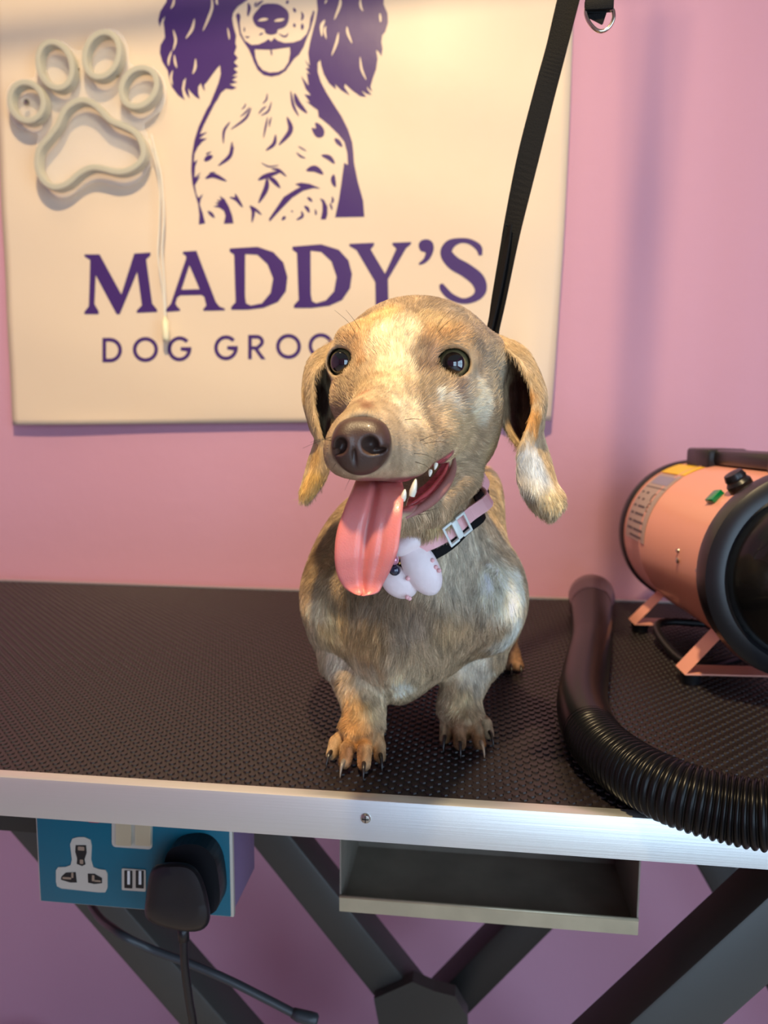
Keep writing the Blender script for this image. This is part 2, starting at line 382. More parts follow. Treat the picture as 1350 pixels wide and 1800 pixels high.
# body outline on the left, feathering and spots
A_(CD([(425,130),(470,60),(500,110),(440,190),(400,260),(330,400),(260,540),(215,650),(305,620),(250,665),(205,700),(300,700),(240,740),(190,800),(150,880),(140,980),(185,950),(155,1030),(145,1160),(225,1095),(170,1170),(215,1140),(150,1250),(165,1350),(190,1400),(245,1350),(215,1420),(205,1480),(240,1580),(270,1700),(195,1715),(200,1600),(185,1470),(150,1350),(120,1230),(108,1080),(118,900),(150,720),(200,560),(290,360),(370,230)]))
for pts, w in [([(755,280),(740,320),(705,350)], 2.5), ([(800,325),(760,380),(690,440)], 3), ([(820,330),(750,460),(580,590)], 4.5), ([(570,500),(500,610),(490,760)], 4.5), ([(595,740),(570,900),(430,1020)], 7),
               ([(620,790),(590,880),(560,930)], 2), ([(1010,160),(1000,230),(955,285)], 3), ([(1000,310),(950,350),(905,405)], 3), ([(1060,260),(1020,370),(935,425)], 3.5), ([(1015,440),(990,560),(965,690)], 3.5), ([(1060,440),(1040,500),(1035,560)], 3),
               ([(1110,650),(1090,760),(995,840)], 6.5), ([(1245,440),(1285,600),(1150,775)], 9), ([(350,855),(300,880),(290,890)], 3), ([(365,905),(310,930),(265,965)], 9), ([(400,1100),(350,1100),(320,1110)], 2), ([(275,1170),(370,1135),(525,1200)], 8),
               ([(940,985),(1030,1030),(1150,1015)], 2.5), ([(900,1190),(1000,1140),(1190,1085)], 8), ([(1060,1055),(1150,1075),(1240,1150)], 5), ([(1020,1150),(1090,1200),(1165,1285)], 8), ([(1010,1160),(995,1290),(905,1460)], 9),
               ([(300,1555),(340,1590),(380,1635)], 6), ([(560,1390),(640,1420),(715,1510)], 5), ([(625,1350),(660,1430),(715,1510)], 6), ([(800,1490),(840,1560),(825,1690)], 6), ([(800,1490),(870,1540),(940,1600)], 5)]:
    A_(stroke_poly(CD(pts), w))
A_(CD([(440,1375),(500,1410),(550,1500),(590,1610),(605,1700),(490,1705),(510,1610),(490,1550),(440,1515),(365,1500),(430,1480),(385,1455),(440,1450),(405,1420),(460,1425)]))
for pts, w in [([(410,130),(440,300),(505,430)], 5), ([(455,160),(500,280),(605,395)], 9), ([(500,790),(550,820),(600,850)], 2.5), ([(480,865),(530,910),(590,935)], 3.5), ([(780,900),(870,930),(935,1000)], 8.5), ([(600,1080),(700,1060),(800,1125)], 11),
               ([(935,700),(975,740),(1025,800)], 8), ([(925,1130),(920,1200),(945,1280)], 8.5), ([(610,1400),(640,1420),(670,1450)], 5), ([(575,1500),(610,1530),(635,1580)], 6), ([(705,1540),(712,1580),(710,1610)], 3.5), ([(905,1390),(915,1440),(895,1470)], 4), ([(880,1470),(895,1510),(905,1550)], 3.5),
               ([(540,1560),(550,1620),(480,1665)], 5), ([(350,1620),(330,1640),(305,1665)], 5.5), ([(415,1555),(440,1570)], 2.5)]:
    A_(stroke_poly(CE(pts), w))
A_(sm(CE([(700,510),(760,530),(810,600),(800,670),(740,690),(690,650),(660,570),(710,580)]), 3))
A_(CE([(465,1240),(540,1225),(640,1240),(770,1295),(680,1290),(560,1320),(430,1400),(300,1530),(160,1680),(150,1650),(240,1520),(330,1390),(460,1310),(530,1275)]))
A_(CE([(760,1410),(810,1430),(850,1510),(850,1600),(830,1660),(770,1660),(790,1560),(790,1470)]))

# ------------------------------------------------------------------ unlit neon paw sign
YP = YB-0.014
M_tube = mat('unlit_silicone_tube', (190, 186, 166), 0.28, spec=0.6, coat=0.3)
M_acr = mat('clear_acrylic', (250, 250, 248), 0.05, spec=0.6); M_acr.node_tree.nodes['Principled BSDF'].inputs['Alpha'].default_value = 0.14
paw = empty('neon_paw_sign', 'unlit white neon tube paw sign on clear backing at upper left of the banner', 'sign')
def C0(p): return cr(p, 3.97, 0, 0)
def ell(cx, cy, a, b, rot, n=28):
    r = math.radians(rot); out = []
    for i in range(n):
        t = 2*math.pi*i/n; x = a*math.cos(t); y = b*math.sin(t)
        out.append((cx+x*math.cos(r)-y*math.sin(r), cy+x*math.sin(r)+y*math.cos(r)))
    return out
toes = [ell(49, 180, 29, 34, -18), ell(99, 116, 29, 41, -16), ell(181, 98, 29.5, 40, 17), ell(246, 155, 29, 36, 32)]
pad = sm(C0([(590,705),(680,745),(770,840),(860,880),(950,930),(1000,1020),(1000,1110),(930,1180),(830,1205),(720,1180),(640,1175),(560,1215),(480,1285),(390,1310),(310,1265),(268,1170),(280,1050),(350,960),(410,880),(450,790),(510,730)]), 3)
def tubeloop(pts, name='neon_tube'):
    path = [Vector(W(u, v, YP-0.009)) for u, v in pts]
    prof = [(-0.0042, -0.010), (0.0042, -0.010), (0.0046, 0.002), (0.0035, 0.0045), (0, 0.0052), (-0.0035, 0.0045), (-0.0046, 0.002)]
    n = len(path); V = []; Fc = []
    for i, p in enumerate(path):
        t = (path[(i+1) % n]-path[i-1]).normalized(); s = t.cross(Vector((0, 1, 0))).normalized()
        for a, b in prof: V.append(p+s*a+Vector((0, -b, 0)))
    k = len(prof)
    for i in range(n):
        j = (i+1) % n
        for q in range(k): Fc.append((i*k+q, i*k+(q+1) % k, j*k+(q+1) % k, j*k+q))
    o = mesh_obj(name, V, Fc, M_tube, paw); bm = bmesh.new(); bm.from_mesh(o.data); bmesh.ops.recalc_face_normals(bm, faces=bm.faces); bm.to_mesh(o.data); bm.free()
    return smooth_by_angle(o, 50)
for t in toes: tubeloop(t)
tubeloop(pad)
back_out = sm(C0([(40,690),(60,600),(150,550),(240,540),(250,420),(265,330),(340,280),(440,285),(510,340),(570,350),(620,250),(720,200),(830,220),(890,310),(905,430),(960,465),(1060,460),(1140,540),(1165,640),(1130,770),(1010,860),(1030,940),(1060,1040),(1050,1160),(960,1270),(850,1300),(700,1270),(620,1290),(540,1340),(440,1385),(330,1340),(260,1230),(240,1100),(265,960),(240,925),(130,890),(60,800)]), 2)
V = []; n = len(back_out)
for off in (0.0, 0.0025):
    for u, v in back_out: V.append(W(u, v, YP+0.002+off))
mesh_obj('acrylic_backing', V, [tuple(range(n)), tuple(n+i for i in reversed(range(n)))]+[(i, (i+1) % n, n+(i+1) % n, n+i) for i in range(n)], M_acr, paw)
M_steel = mat('steel_screw', (190, 185, 175), 0.25, metal=1.0)
M_wire = mat('clear_white_wire', (232, 226, 208), 0.35, coat=0.3)
for u, v in ((47, 180), (135, 122), (205, 131)):
    c = W(u, v, YP-0.001); lathe('screw', c, (0, -1, 0), [(-0.004, 0.002), (0, 0.002), (0.001, 0.0045), (0.0025, 0.0035), (0.003, 0.001)], M_steel, paw, 12)
pth = [W(266, 236, YP-0.004), W(272, 262, YP-0.002), W(283, 310, YP), W(288, 380, YP), W(285, 440, YP), W(289, 500, YP+0.002), W(291, 560, YP+0.002)]
tube('cable', catmull(pth, 8), 0.0013, M_wire, paw, 8)
pth = [W(262, 245, YP-0.004), W(275, 290, YP-0.002), W(281, 340, YP), W(280, 400, YP), W(278, 450, YP), W(286, 510, YP+0.002), W(290, 560, YP+0.002)]
tube('cable', catmull(pth, 8), 0.0010, M_wire, paw, 8)
tube('cable_plug', [W(290, 556, YP), W(290, 562, YP), W(290.3, 564, YP), W(291.5, 594, YP), W(292, 600, YP)], 0.0052, mat('ivory_plastic', (236, 228, 190), 0.35), paw, 12, scale=[0.4, 0.5, 1, 1, 0.7])
# ------------------------------------------------------------------ grooming table
ZT = 0.80
M_rub = mat('black_ribbed_rubber', (30, 24, 26), 0.40, bump=0.00012, bscale=900, spec=0.5)
M_alu = mat('brushed_aluminium', (226, 228, 224), 0.38, metal=0.85, bump=0.00008, bscale=300, aniso=(0.02, 1, 3))
M_blk = mat('black_powder_coat', (34, 33, 32), 0.42, bump=0.0001, bscale=800)
M_gry = mat('dark_grey_steel_tube', (64, 64, 60), 0.42, spec=0.5)
M_ss = mat('worn_stainless_sheet', (186, 176, 148), 0.40, metal=0.45, vary=0.30, vscale=28, bump=0.0001, bscale=90)
M_ssin = mat('dark_mottled_stainless', (134, 126, 114), 0.5, metal=0.2, vary=0.45, vscale=22)  # inside sheet, darker and more mottled than the lip
table = empty('grooming_table', 'dog grooming table with studded black rubber top and aluminium edge rail', 'table')
TX0, TX1, TY1 = -0.80, 0.52, 0.60
railz = 0.0275
box('table_board', (TX0+0.002, 0.003, ZT-0.022), (TX1-0.002, TY1-0.003, ZT-0.004), mat('plywood_board', (120, 96, 70), 0.7), table)
box('rubber_mat', (TX0+0.004, 0.004, ZT-0.004), (TX1-0.004, TY1-0.004, ZT-0.0012), M_rub, table)
# moulded studs of the mat: one joined mesh
px_, py_ = 0.0104, 0.0104; sv = []; sf = []; nn = 8
base = [(math.cos(2*math.pi*i/nn), math.sin(2*math.pi*i/nn)) for i in range(nn)]
cnt = 0; yy = 0.010; row = 0
while yy < TY1-0.008:
    xx = TX0+0.010+(px_/2 if row % 2 else 0)
    while xx < TX1-0.008:
        k = len(sv)
        for a, b in base: sv.append((xx+a*0.0029, yy+b*0.0029, ZT-0.0013))
        for a, b in base: sv.append((xx+a*0.0023, yy+b*0.0023, ZT-0.0002))
        for i in range(nn): sf.append((k+i, k+(i+1) % nn, k+nn+(i+1) % nn, k+nn+i))
        sf.append(tuple(k+nn+i for i in range(nn)))
        xx += px_; cnt += 1
    yy += py_/2; row += 1
o = mesh_obj('mat_stud', sv, sf, M_rub, table); o['kind'] = 'stuff'
# edge rails (L profile with rounded lip)
def rail(a, b, outward, name='edge_rail'):
    a = Vector(a); b = Vector(b); d = (b-a).normalized(); o = Vector(outward)
    prof = [(-0.007, -0.001), (-0.007, 0.0008), (0.0, 0.0012), (0.0022, 0.0003), (0.0030, -0.0015), (0.0030, -railz), (0.0, -railz), (0.0, -0.003), (-0.004, -0.002)]
    V = []
    for p in (a, b):
        for x, z in prof: V.append(p+o*x+Vector((0, 0, z)))
    k = len(prof); Fc = [(i, (i+1) % k, k+(i+1) % k, k+i) for i in range(k)]+[tuple(range(k)), tuple(k+i for i in reversed(range(k)))]
    q = mesh_obj(name, V, Fc, M_alu, table)
    bm = bmesh.new(); bm.from_mesh(q.data); bmesh.ops.recalc_face_normals(bm, faces=bm.faces); bm.to_mesh(q.data); bm.free()
    return smooth_by_angle(q, 40)
rail((TX0, 0, ZT), (TX1, 0, ZT), (0, -1, 0)); rail((TX0, TY1, ZT), (TX1, TY1, ZT), (0, 1, 0))
rail((TX0, 0, ZT), (TX0, TY1, ZT), (-1, 0, 0)); rail((TX1, 0, ZT), (TX1, TY1, ZT), (1, 0, 0))
c = W(643, 1438, -0.003)
s_ = lathe('rail_screw', c, (0, -1, 0), [(0, 0.0034), (0.0008, 0.0034), (0.0018, 0.0026), (0.0021, 0.0012)], M_steel, table, 18)
box('screw_slot', (c[0]-0.0022, -0.0054, c[2]-0.0003), (c[0]+0.0022, -0.0049, c[2]+0.0003), M_blk, s_)
box('screw_slot', (c[0]-0.0003, -0.0054, c[2]-0.0022), (c[0]+0.0003, -0.0049, c[2]+0.0022), M_blk, s_)
# underframe
for yy in (0.16, 0.42): box('frame_beam', (TX0+0.06, yy, ZT-0.050), (TX1-0.06, yy+0.03, ZT-0.022), M_blk, table, 0.002)
for xx in (TX0+0.06, TX1-0.09): box('frame_beam', (xx, 0.05, ZT-0.050), (xx+0.03, 0.55, ZT-0.022), M_blk, table, 0.002)
_l = W(64, 1465, 0.10); box('frame_beam', (TX0+0.04, 0.10, _l[2]), (_l[0], 0.13, ZT-0.022), M_blk, table, 0.001)
def leg(u0, v0, u1, v1, y, w, m=M_gry, ztop=0.775, name='scissor_leg', dy=None):
    a = W(u0, v0, y); b = W(u1, v1, y); d = b-a
    top = a+d*((ztop-a[2])/d[2]); bot = a+d*((0.04-a[2])/d[2])
    return bar(name, top, bot, w, w if dy is None else dy, m, table, 0.003, upv=(0, 1, 0))
leg(215, 1598, 392, 1800, 0.30, 0.046)
leg(565, 1560, 705, 1735, 0.36, 0.044)
leg(775, 1765, 878, 1660, 0.40, 0.044, M_blk)
leg(1130, 1800, 1350, 1600, 0.12, 0.050)
leg(1257, 1516, 1305, 1600, 0.42, 0.040, M_blk)
tube('gas_strut', [W(1290, 1505, 0.34), W(1360, 1600, 0.34), W(1500, 1790, 0.34)], 0.0060, mat('pale_grey_paint', (150, 164, 166), 0.35), table, 14)
# pivot bracket
hub = [(657,1742),(725,1712),(762,1728),(800,1738),(822,1775),(823,1830),(790,1900),(700,1900),(668,1800)]
V = [W(u, v+14, 0.325) for u, v in hub]+[W(u, v+14, 0.325)+np.array([0, 0.018, 0]) for u, v in hub]; n = len(hub)
q = mesh_obj('pivot_bracket', V, [tuple(range(n-1, -1, -1)), tuple(n+i for i in range(n))]+[(i, (i+1) % n, n+(i+1) % n, n+i) for i in range(n)], M_gry, table)
lathe('pivot_bolt', W(742, 1830, 0.325), (0, -1, 0), [(0, 0.012), (0.006, 0.012), (0.008, 0.010), (0.008, 0.002)], M_blk, q, 6)
for xx in (TX0+0.08, TX1-0.12): box('foot_beam', (xx, 0.06, 0.0), (xx+0.045, 0.55, 0.045), M_blk, table, 0.003)
for yy in (0.10, 0.28, 0.34, 0.40): box('foot_beam', (TX0+0.08, yy, 0.0), (TX1-0.08, yy+0.04, 0.04), M_blk, table, 0.003)
# stainless tray hung below the top
ya = 0.110
fl = W(597, 1574, ya); fr = W(1122, 1618, ya)
x0, x1, zl = fl[0], fr[0], (fl[2]+fr[2])/2
yb = 0.205; lip = 0.0125; t = 0.0012
# the floor of the tray is at the lip's lower edge
tray = box('tray_floor', (x0, ya, zl-lip), (x1, yb, zl-lip+t), M_ssin, table, label='dark mottled stainless floor of the hanging tool tray')
box('tray_lip', (x0, ya-t, zl-lip), (x1, ya, zl), M_ss, tray)
V, Fc = sweep([(x0, ya-0.0006, zl+0.0004), (x1, ya-0.0006, zl+0.0004)], circle_prof(0.0012, 8))
mesh_obj('lip_hem', V, Fc, M_ss, tray, True)
box('tray_back', (x0, yb, zl-lip), (x1, yb+t, ZT-0.022), M_ssin, tray)
for xx, sx in ((x0, 1), (x1, -1)):
    V = []
    for dx in (0, sx*t):
        for (yy, zz) in ((ya, zl-lip), (yb, zl-lip), (yb, ZT-0.022), (ya+0.002, ZT-0.022)): V.append((xx+dx, yy, zz))
    mesh_obj('tray_side', V, [(0, 1, 2, 3), (7, 6, 5, 4), (0, 4, 5, 1), (1, 5, 6, 2), (2, 6, 7, 3), (3, 7, 4, 0)], M_ssin, tray)
# ------------------------------------------------------------------ power socket under the table
M_blue = mat('blue_enamel_plate', (0, 92, 112), 0.32, coat=0.1, spec=0.4)
M_sil = mat('satin_nickel', (196, 190, 178), 0.34, metal=0.35)
M_lil = mat('lilac_back_box', (116, 96, 128), 0.5)  # one even lilac tone over the whole box
M_red = mat('red_neon_lens', (200, 30, 48), 0.3)
M_slot = mat('dark_socket_slot', (12, 12, 13), 0.5)
M_ppl = mat('black_plug_plastic', (20, 20, 24), 0.38, spec=0.45)
ys = 0.062
a = W(70, 1585, ys); b = W(411, 1612, ys)
sx0, sx1, sz0 = a[0], b[0], (a[2]+b[2])/2
sw = sx1-sx0; sh = sw*0.59; sz1 = min(sz0+sh, ZT-0.0225)
sock = empty('double_power_socket', 'blue and nickel double power socket box hanging under the left of the table', 'socket')
box('back_box', (sx0+0.004, ys+0.004, sz0+0.002), (sx1-0.001, ys+0.062, sz1), M_lil, sock, 0.002, label='lilac back box')
box('plate_rim', (sx0, ys, sz0), (sx1, ys+0.0045, sz1), M_sil, sock, 0.0008)
box('face_plate', (sx0+0.0016, ys-0.0012, sz0+0.0012), (sx1-0.0022, ys+0.001, sz1-0.0012), M_blue, sock, 0.0004, label='blue face plate')
def sp(u, v, off=0.0): return W(u, v, ys-0.0012-off)
def splate(name, pts, th, m, parent, off=0.0, hole=None, smn=0):
    P = sm(pts, smn) if smn else pts
    n = len(P); V = [sp(u, v, off+th) for u, v in P]+[sp(u, v, off+th)+np.array([0, th, 0]) for u, v in P]
    o = mesh_obj(name, V, [tuple(range(n))]+[(i, n+i, n+(i+1) % n, (i+1) % n) for i in range(n)]+[tuple(n+i for i in reversed(range(n)))], m, parent)
    bm = bmesh.new(); bm.from_mesh(o.data); bmesh.ops.recalc_face_normals(bm, faces=bm.faces); bm.to_mesh(o.data); bm.free()
    return o
def C5(p): return cr(p, 2.596, 0, 1380)
def rpoly(cx, cy, w, h, r, sk=0.07, n=4):
    out = []
    for (sx_, sy_, a0) in ((1, 1, 0), (-1, 1, 90), (-1, -1, 180), (1, -1, 270)):
        for k in range(n+1):
            a = math.radians(a0+90*k/n); x = cx+sx_*(w/2-r)+r*math.cos(a); y = cy+sy_*(h/2-r)+r*math.sin(a)
            out.append((x, y+(x-cx)*sk))
    return out
outl = splate('socket_outlet', C5([(320,270),(330,245),(355,238),(385,238),(412,250),(418,280),(415,340),(425,375),(450,384),(480,388),(490,405),(490,470),(480,490),(450,490),(280,472),(260,462),(255,440),(255,390),(265,375),(300,374),(322,365),(328,340)]), 0.0008, M_sil, sock)
for pts in ([(345,275),(392,275),(395,310),(385,340),(390,362),(375,370),(350,360),(352,335),(343,305)],
            [(280,418),(300,400),(345,398),(350,445),(320,445),(278,432)], [(400,405),(430,405),(465,425),(465,448),(430,452),(402,445)]):
    q = splate('pin_slot', C5(pts), 0.0003, M_slot, outl, 0.0008)
for (cx, cy, w, h) in ((370, 290, 30, 18), (372, 350, 16, 20), (305, 425, 40, 10), (330, 412, 10, 24), (425, 425, 12, 28), (445, 438, 30, 8)):
    splate('brass_contact', rpoly(cx/2.596, 1380+cy/2.596, w/2.596, h/2.596, 1.2), 0.0006, M_steel, outl, 0.0009)
sf_ = splate('switch_frame', rpoly(232, 1462, 71, 58, 7), 0.0010, M_sil, sock)
for cx in (217, 251):
    P = rpoly(cx, 1462, 27, 50, 2)
    bmV = [sp(u, v, 0.0010+(0.0030 if v > 1462 else 0.0012)) for u, v in P]; n = len(P)
    V = bmV+[sp(u, v, 0.001) for u, v in P]
    o = mesh_obj('rocker_switch', V, [tuple(range(n))]+[(i, n+i, n+(i+1) % n, (i+1) % n) for i in range(n)], mat('nickel_rocker', (206, 192, 158), 0.3, metal=0.5), sf_)
    bm = bmesh.new(); bm.from_mesh(o.data); bmesh.ops.recalc_face_normals(bm, faces=bm.faces); bm.to_mesh(o.data); bm.free()
for cx in (165, 297):
    splate('indicator_lens', rpoly(cx, 1437, 26, 18, 6), 0.0012, M_red, sock)
us = splate('usb_port', rpoly(235, 1547, 42, 38, 2), 0.0010, M_sil, sock)
for cx in (225.5, 245.5):
    q = splate('usb_slot', rpoly(cx, 1546, 14, 31, 1), 0.0003, M_slot, us, 0.0010)
    splate('usb_tongue', rpoly(cx+0.5, 1543, 4.5, 24, 0.5), 0.0006, M_white, us, 0.0013)
# plug
plug = empty('mains_plug', 'black mains plug with cord pushed into the right side of the blue socket', 'plug')
splate('plug_base', sm([(290,1510),(305,1490),(338,1484),(362,1492),(378,1515),(385,1550),(386,1585),(375,1605),(345,1612),(300,1608),(288,1560)], 3), 0.016, M_ppl, plug, 0.0002)
P = sm([(262,1540),(275,1520),(310,1515),(338,1521),(356,1545),(368,1590),(368,1620),(352,1636),(320,1637),(278,1627),(256,1612),(256,1580)], 3)
n = len(P); cxp, cyp = 312, 1578; V = []
levels = [(0.016, 1.0), (0.030, 1.0), (0.036, 0.96), (0.0385, 0.86), (0.0395, 0.6), (0.0390, 0.25)]
for off, s in levels:
    for u, v in P: V.append(sp(cxp+(u-cxp)*s, cyp+(v-cyp)*s, off))
Fc = [tuple(reversed(range(n))), tuple((len(levels)-1)*n+i for i in range(n))]
for l in range(len(levels)-1):
    for i in range(n): Fc.append((l*n+i, l*n+(i+1) % n, (l+1)*n+(i+1) % n, (l+1)*n+i))
o = mesh_obj('plug_body', V, Fc, M_ppl, plug); bm = bmesh.new(); bm.from_mesh(o.data); bmesh.ops.recalc_face_normals(bm, faces=bm.faces); bm.to_mesh(o.data); bm.free(); smooth_by_angle(o, 50)
yc = ys-0.026
tube('cord', catmull([W(322, 1628, yc), W(323, 1660, yc), W(325, 1700, yc+0.003), W(333, 1760, yc+0.008), W(342, 1820, yc+0.014), W(360, 2000, yc+0.04), W(400, 2300, 0.15), ], 8), 0.0031, M_ppl, plug, 12)
tube('cord_collar', [W(322, 1628, yc), W(322.5, 1640, yc), W(323, 1652, yc)], 0.0042, M_ppl, plug, 12)
# loose dark cable
M_cab = mat('dark_grey_cable', (52, 56, 60), 0.42)
lc = empty('loose_cable', 'dark grey cable sagging behind the plug with its end beside the pivot', 'cable')
yl = 0.12
tube('cord', catmull([W(120, 1480, 0.30), W(160, 1590, 0.20), W(205, 1637, yl), W(265, 1668, yl), W(330, 1692, yl), W(400, 1722, yl), (W(470, 1757, yl)), W(520, 1783, yl)], 8), 0.0036, M_cab, lc, 12)
tube('cable_end', [W(514, 1780, yl), W(525, 1785, yl), W(545, 1790, yl), W(556, 1793, yl), W(559, 1794, yl)], 0.0052, M_cab, lc, 14, scale=[0.8, 1, 1.05, 1, 0.6])

# ------------------------------------------------------------------ hair dryer
M_pink = mat('salmon_pink_enamel', (240, 168, 148), 0.34, coat=0.25, spec=0.5, vary=0.03, vscale=15)
M_dkp = mat('black_moulded_plastic', (26, 26, 30), 0.32, spec=0.5)
M_dome = mat('black_gloss_dome', (16, 16, 16), 0.25, coat=0.4)
dry = empty('pet_dryer', 'salmon pink cylindrical pet dryer with black ends at the right of the table', 'dryer')
Pr = Vector(W(1217, 934, 0.50)); Pf = Vector(W(1418, 1008, 0.215))
rr = 0.0850
ax = (Pf-Pr); L = ax.length; ax.normalize()
d_, s_x, u_x = frame_axes(ax)
def cyl(t, ang, r=rr):   # t along axis, ang degrees from up, positive towards the viewer side
    a = math.radians(ang); return Pr+ax*t+u_x*(r*math.cos(a))-s_x*(r*math.sin(a))*SGN
SGN = 1.0
if (s_x.x) < 0: SGN = -1.0
# viewer-facing side is -x side
tst = cyl(0.1, 90)
if (tst-(Pr+ax*0.1)).x > 0: SGN = -SGN
lathe('dryer_body', Pr, ax, [(0.0, rr), (0.012, rr), (0.075, rr), (0.078, rr+0.0012), (0.082, rr+0.0012), (0.085, rr+0.0002), (L-0.01, rr+0.0002), (L, rr)], M_pink, dry, 72)
lathe('rear_ring', Pr, ax, [(-0.012, rr-0.012), (-0.010, rr+0.001), (-0.006, rr+0.0028), (0.004, rr+0.0030), (0.008, rr+0.001)], M_dkp, dry, 72)
lathe('rear_cap', Pr, -ax, [(0.006, rr-0.008), (0.018, rr-0.016), (0.028, rr-0.036), (0.031, 0.02), (0.031, 0.002)], M_dkp, dry, 48)
lathe('front_ring', Pf, ax, [(-0.010, rr+0.001), (-0.006, rr+0.006), (0.006, rr+0.0075), (0.016, rr+0.006), (0.020, rr+0.000), (0.021, rr-0.008), (0.018, rr-0.012)], M_dkp, dry, 72)
lathe('front_dome', Pf, ax, [(0.006, rr-0.010), (0.018, rr-0.011), (0.040, rr-0.020), (0.062, rr-0.040), (0.072, 0.028), (0.076, 0.026), (0.100, 0.0245), (0.100, 0.021), (0.080, 0.021), (0.080, 0.001)], M_dome, dry, 64)
def patch(name, t0, t1, a0, a1, m, parent, r=rr+0.0006, th=0.0005, na=16, nt=6):
    V = []; Fc = []
    for k in (0, 1):
        for i in range(na+1):
            for j in range(nt+1): V.append(cyl(t0+(t1-t0)*j/nt, a0+(a1-a0)*i/na, r+th*k))
    n = (na+1)*(nt+1)
    for i in range(na):
        for j in range(nt):
            q = i*(nt+1)+j; f = (q, q+1, q+nt+2, q+nt+1); Fc.append(f); Fc.append(tuple(n+x for x in reversed(f)))
    ed = [j for j in range(nt+1)]+[i*(nt+1)+nt for i in range(1, na+1)]+[na*(nt+1)+j for j in range(nt-1, -1, -1)]+[i*(nt+1) for i in range(na-1, 0, -1)]
    for a, b in zip(ed, ed[1:]+ed[:1]): Fc.append((a, b, n+b, n+a))
    o = mesh_obj(name, V, Fc, m, parent); bm = bmesh.new(); bm.from_mesh(o.data); bmesh.ops.recalc_face_normals(bm, faces=bm.faces); bm.to_mesh(o.data); bm.free()
    return o
M_lab = mat('grey_rating_label', (186, 170, 160), 0.4, metal=0.2)
M_ink = mat('grey_label_ink', (84, 74, 80), 0.5)
M_inkb = mat('bluish_label_ink', (150, 146, 176), 0.5)
M_yel = mat('yellow_warning_film', (250, 205, 20), 0.4)
lab = patch('rating_label', 0.022, 0.098, 33, 92, M_lab, dry)
patch('warning_sticker', 0.014, 0.098, 16, 31.5, M_yel, dry, label if False else rr+0.0006)
patch('label_band', 0.030, 0.090, 36, 45, M_inkb, lab, r=rr+0.0012, th=0.0002)
patch('label_line', 0.025, 0.095, 48, 48.8, M_ink, lab, r=rr+0.0012, th=0.0002, na=2)
for a, t0, t1 in ((53, .028, .034), (53, .046, .054), (59, .028, .034), (59, .046, .053), (65, .028, .036), (65, .044, .070), (71, .028, .038), (71, .044, .078), (77, .028, .040), (77, .046, .084), (83, .028, .048), (83, .052, .088), (88, .040, .086)):
    patch('label_line', t0, t1, a, a+1.8, M_ink, lab, r=rr+0.0012, th=0.0002, na=2, nt=3)
def mark(tc, ac, rad, a0, a1):
    pts = []
    for k in range(9):
        an = math.radians(a0+(a1-a0)*k/8); pts.append(cyl(tc+rad*math.cos(an), ac+math.degrees(rad*math.sin(an)/rr), rr+0.0014))
    tube('label_mark', pts, 0.0005, M_ink, lab, 6)
mark(0.080, 57, 0.0050, 70, 290); mark(0.083, 65, 0.0050, 70, 290)
tube('label_mark', [cyl(0.0785, 65, rr+0.0014), cyl(0.0825, 65, rr+0.0014)], 0.0005, M_ink, lab, 6)
# lamp, screws
def on_body(u, v):
    d = Vector(ray(u, v)); o = Vector(CAM)
    w = o-Pr; dd = d-ax*d.dot(ax); ww = w-ax*w.dot(ax)
    a_ = dd.dot(dd); b_ = 2*dd.dot(ww); c_ = ww.dot(ww)-rr*rr; disc = b_*b_-4*a_*c_
    if disc < 0: return None
    p = o+d*((-b_-math.sqrt(disc))/(2*a_)); t = (p-Pr).dot(ax); n = (p-Pr-ax*t).normalized()
    return p, n
def rot_from(n, a):
    n = n.normalized(); t = (a-n*a.dot(n)).normalized(); s = n.cross(t)
    return Matrix((t, s, n)).transposed()
h = on_body(1259, 876)
if h:
    p, n = h; bm = bmesh.new(); bm_box(bm, p+n*0.002, (0.0135, 0.0135, 0.006), rot_from(n, ax) @ Matrix.Rotation(math.radians(10), 3, 'Z'), 0.001)
    smooth_by_angle(bm_obj('indicator_lamp', bm, mat('green_lamp_lens', (0, 132, 78), 0.2, coat=0.5), dry, label='small square green lamp'))
for u, v in ((1193, 985), (1228, 1003), (1193, 968)):
    h = on_body(u, v)
    if h: lathe('screw', h[0], h[1], [(-0.002, 0.0022), (0.0004, 0.0022), (0.0014, 0.0030 if v > 970 else 0.0016), (0.0024, 0.0018)], M_steel, dry, 12)
h = on_body(1333, 862)
if h: lathe('screw', h[0], h[1], [(-0.002, 0.0035), (0.0006, 0.0035), (0.002, 0.0022)], M_steel, dry, 12)
# handle: black bar running along the top with a block at the rear and two mounts
hz = rr+0.030
def ht(t, up_, side=0.0): return Pr+ax*t+u_x*up_+s_x*side
def axbox(name, t0, t1, lo, hi, w, m, bev=0.002, side=0.0, parent=dry):
    c = Pr+ax*((t0+t1)/2)+u_x*((lo+hi)/2)+s_x*side
    bm = bmesh.new(); bm_box(bm, c, (w, t1-t0, hi-lo), Matrix((s_x, ax, u_x)).transposed(), bev)
    return smooth_by_angle(bm_obj(name, bm, m, parent))
hd = axbox('handle', 0.050, L-0.010, rr+0.000, rr+0.017, 0.030, M_dkp, 0.005)
axbox('handle_foot', 0.030, 0.100, rr-0.010, rr+0.018, 0.044, M_dkp, 0.004, parent=hd)
axbox('handle_foot', L-0.055, L-0.012, rr-0.004, rr+0.022, 0.032, M_dkp, 0.004, parent=hd)
h = on_body(1304, 858)
if h:
    kn = lathe('speed_knob', h[0], h[1], [(-0.003, 0.011), (0.006, 0.011), (0.009, 0.009), (0.011, 0.0095), (0.016, 0.008), (0.017, 0.002)], M_dkp, dry, 20)
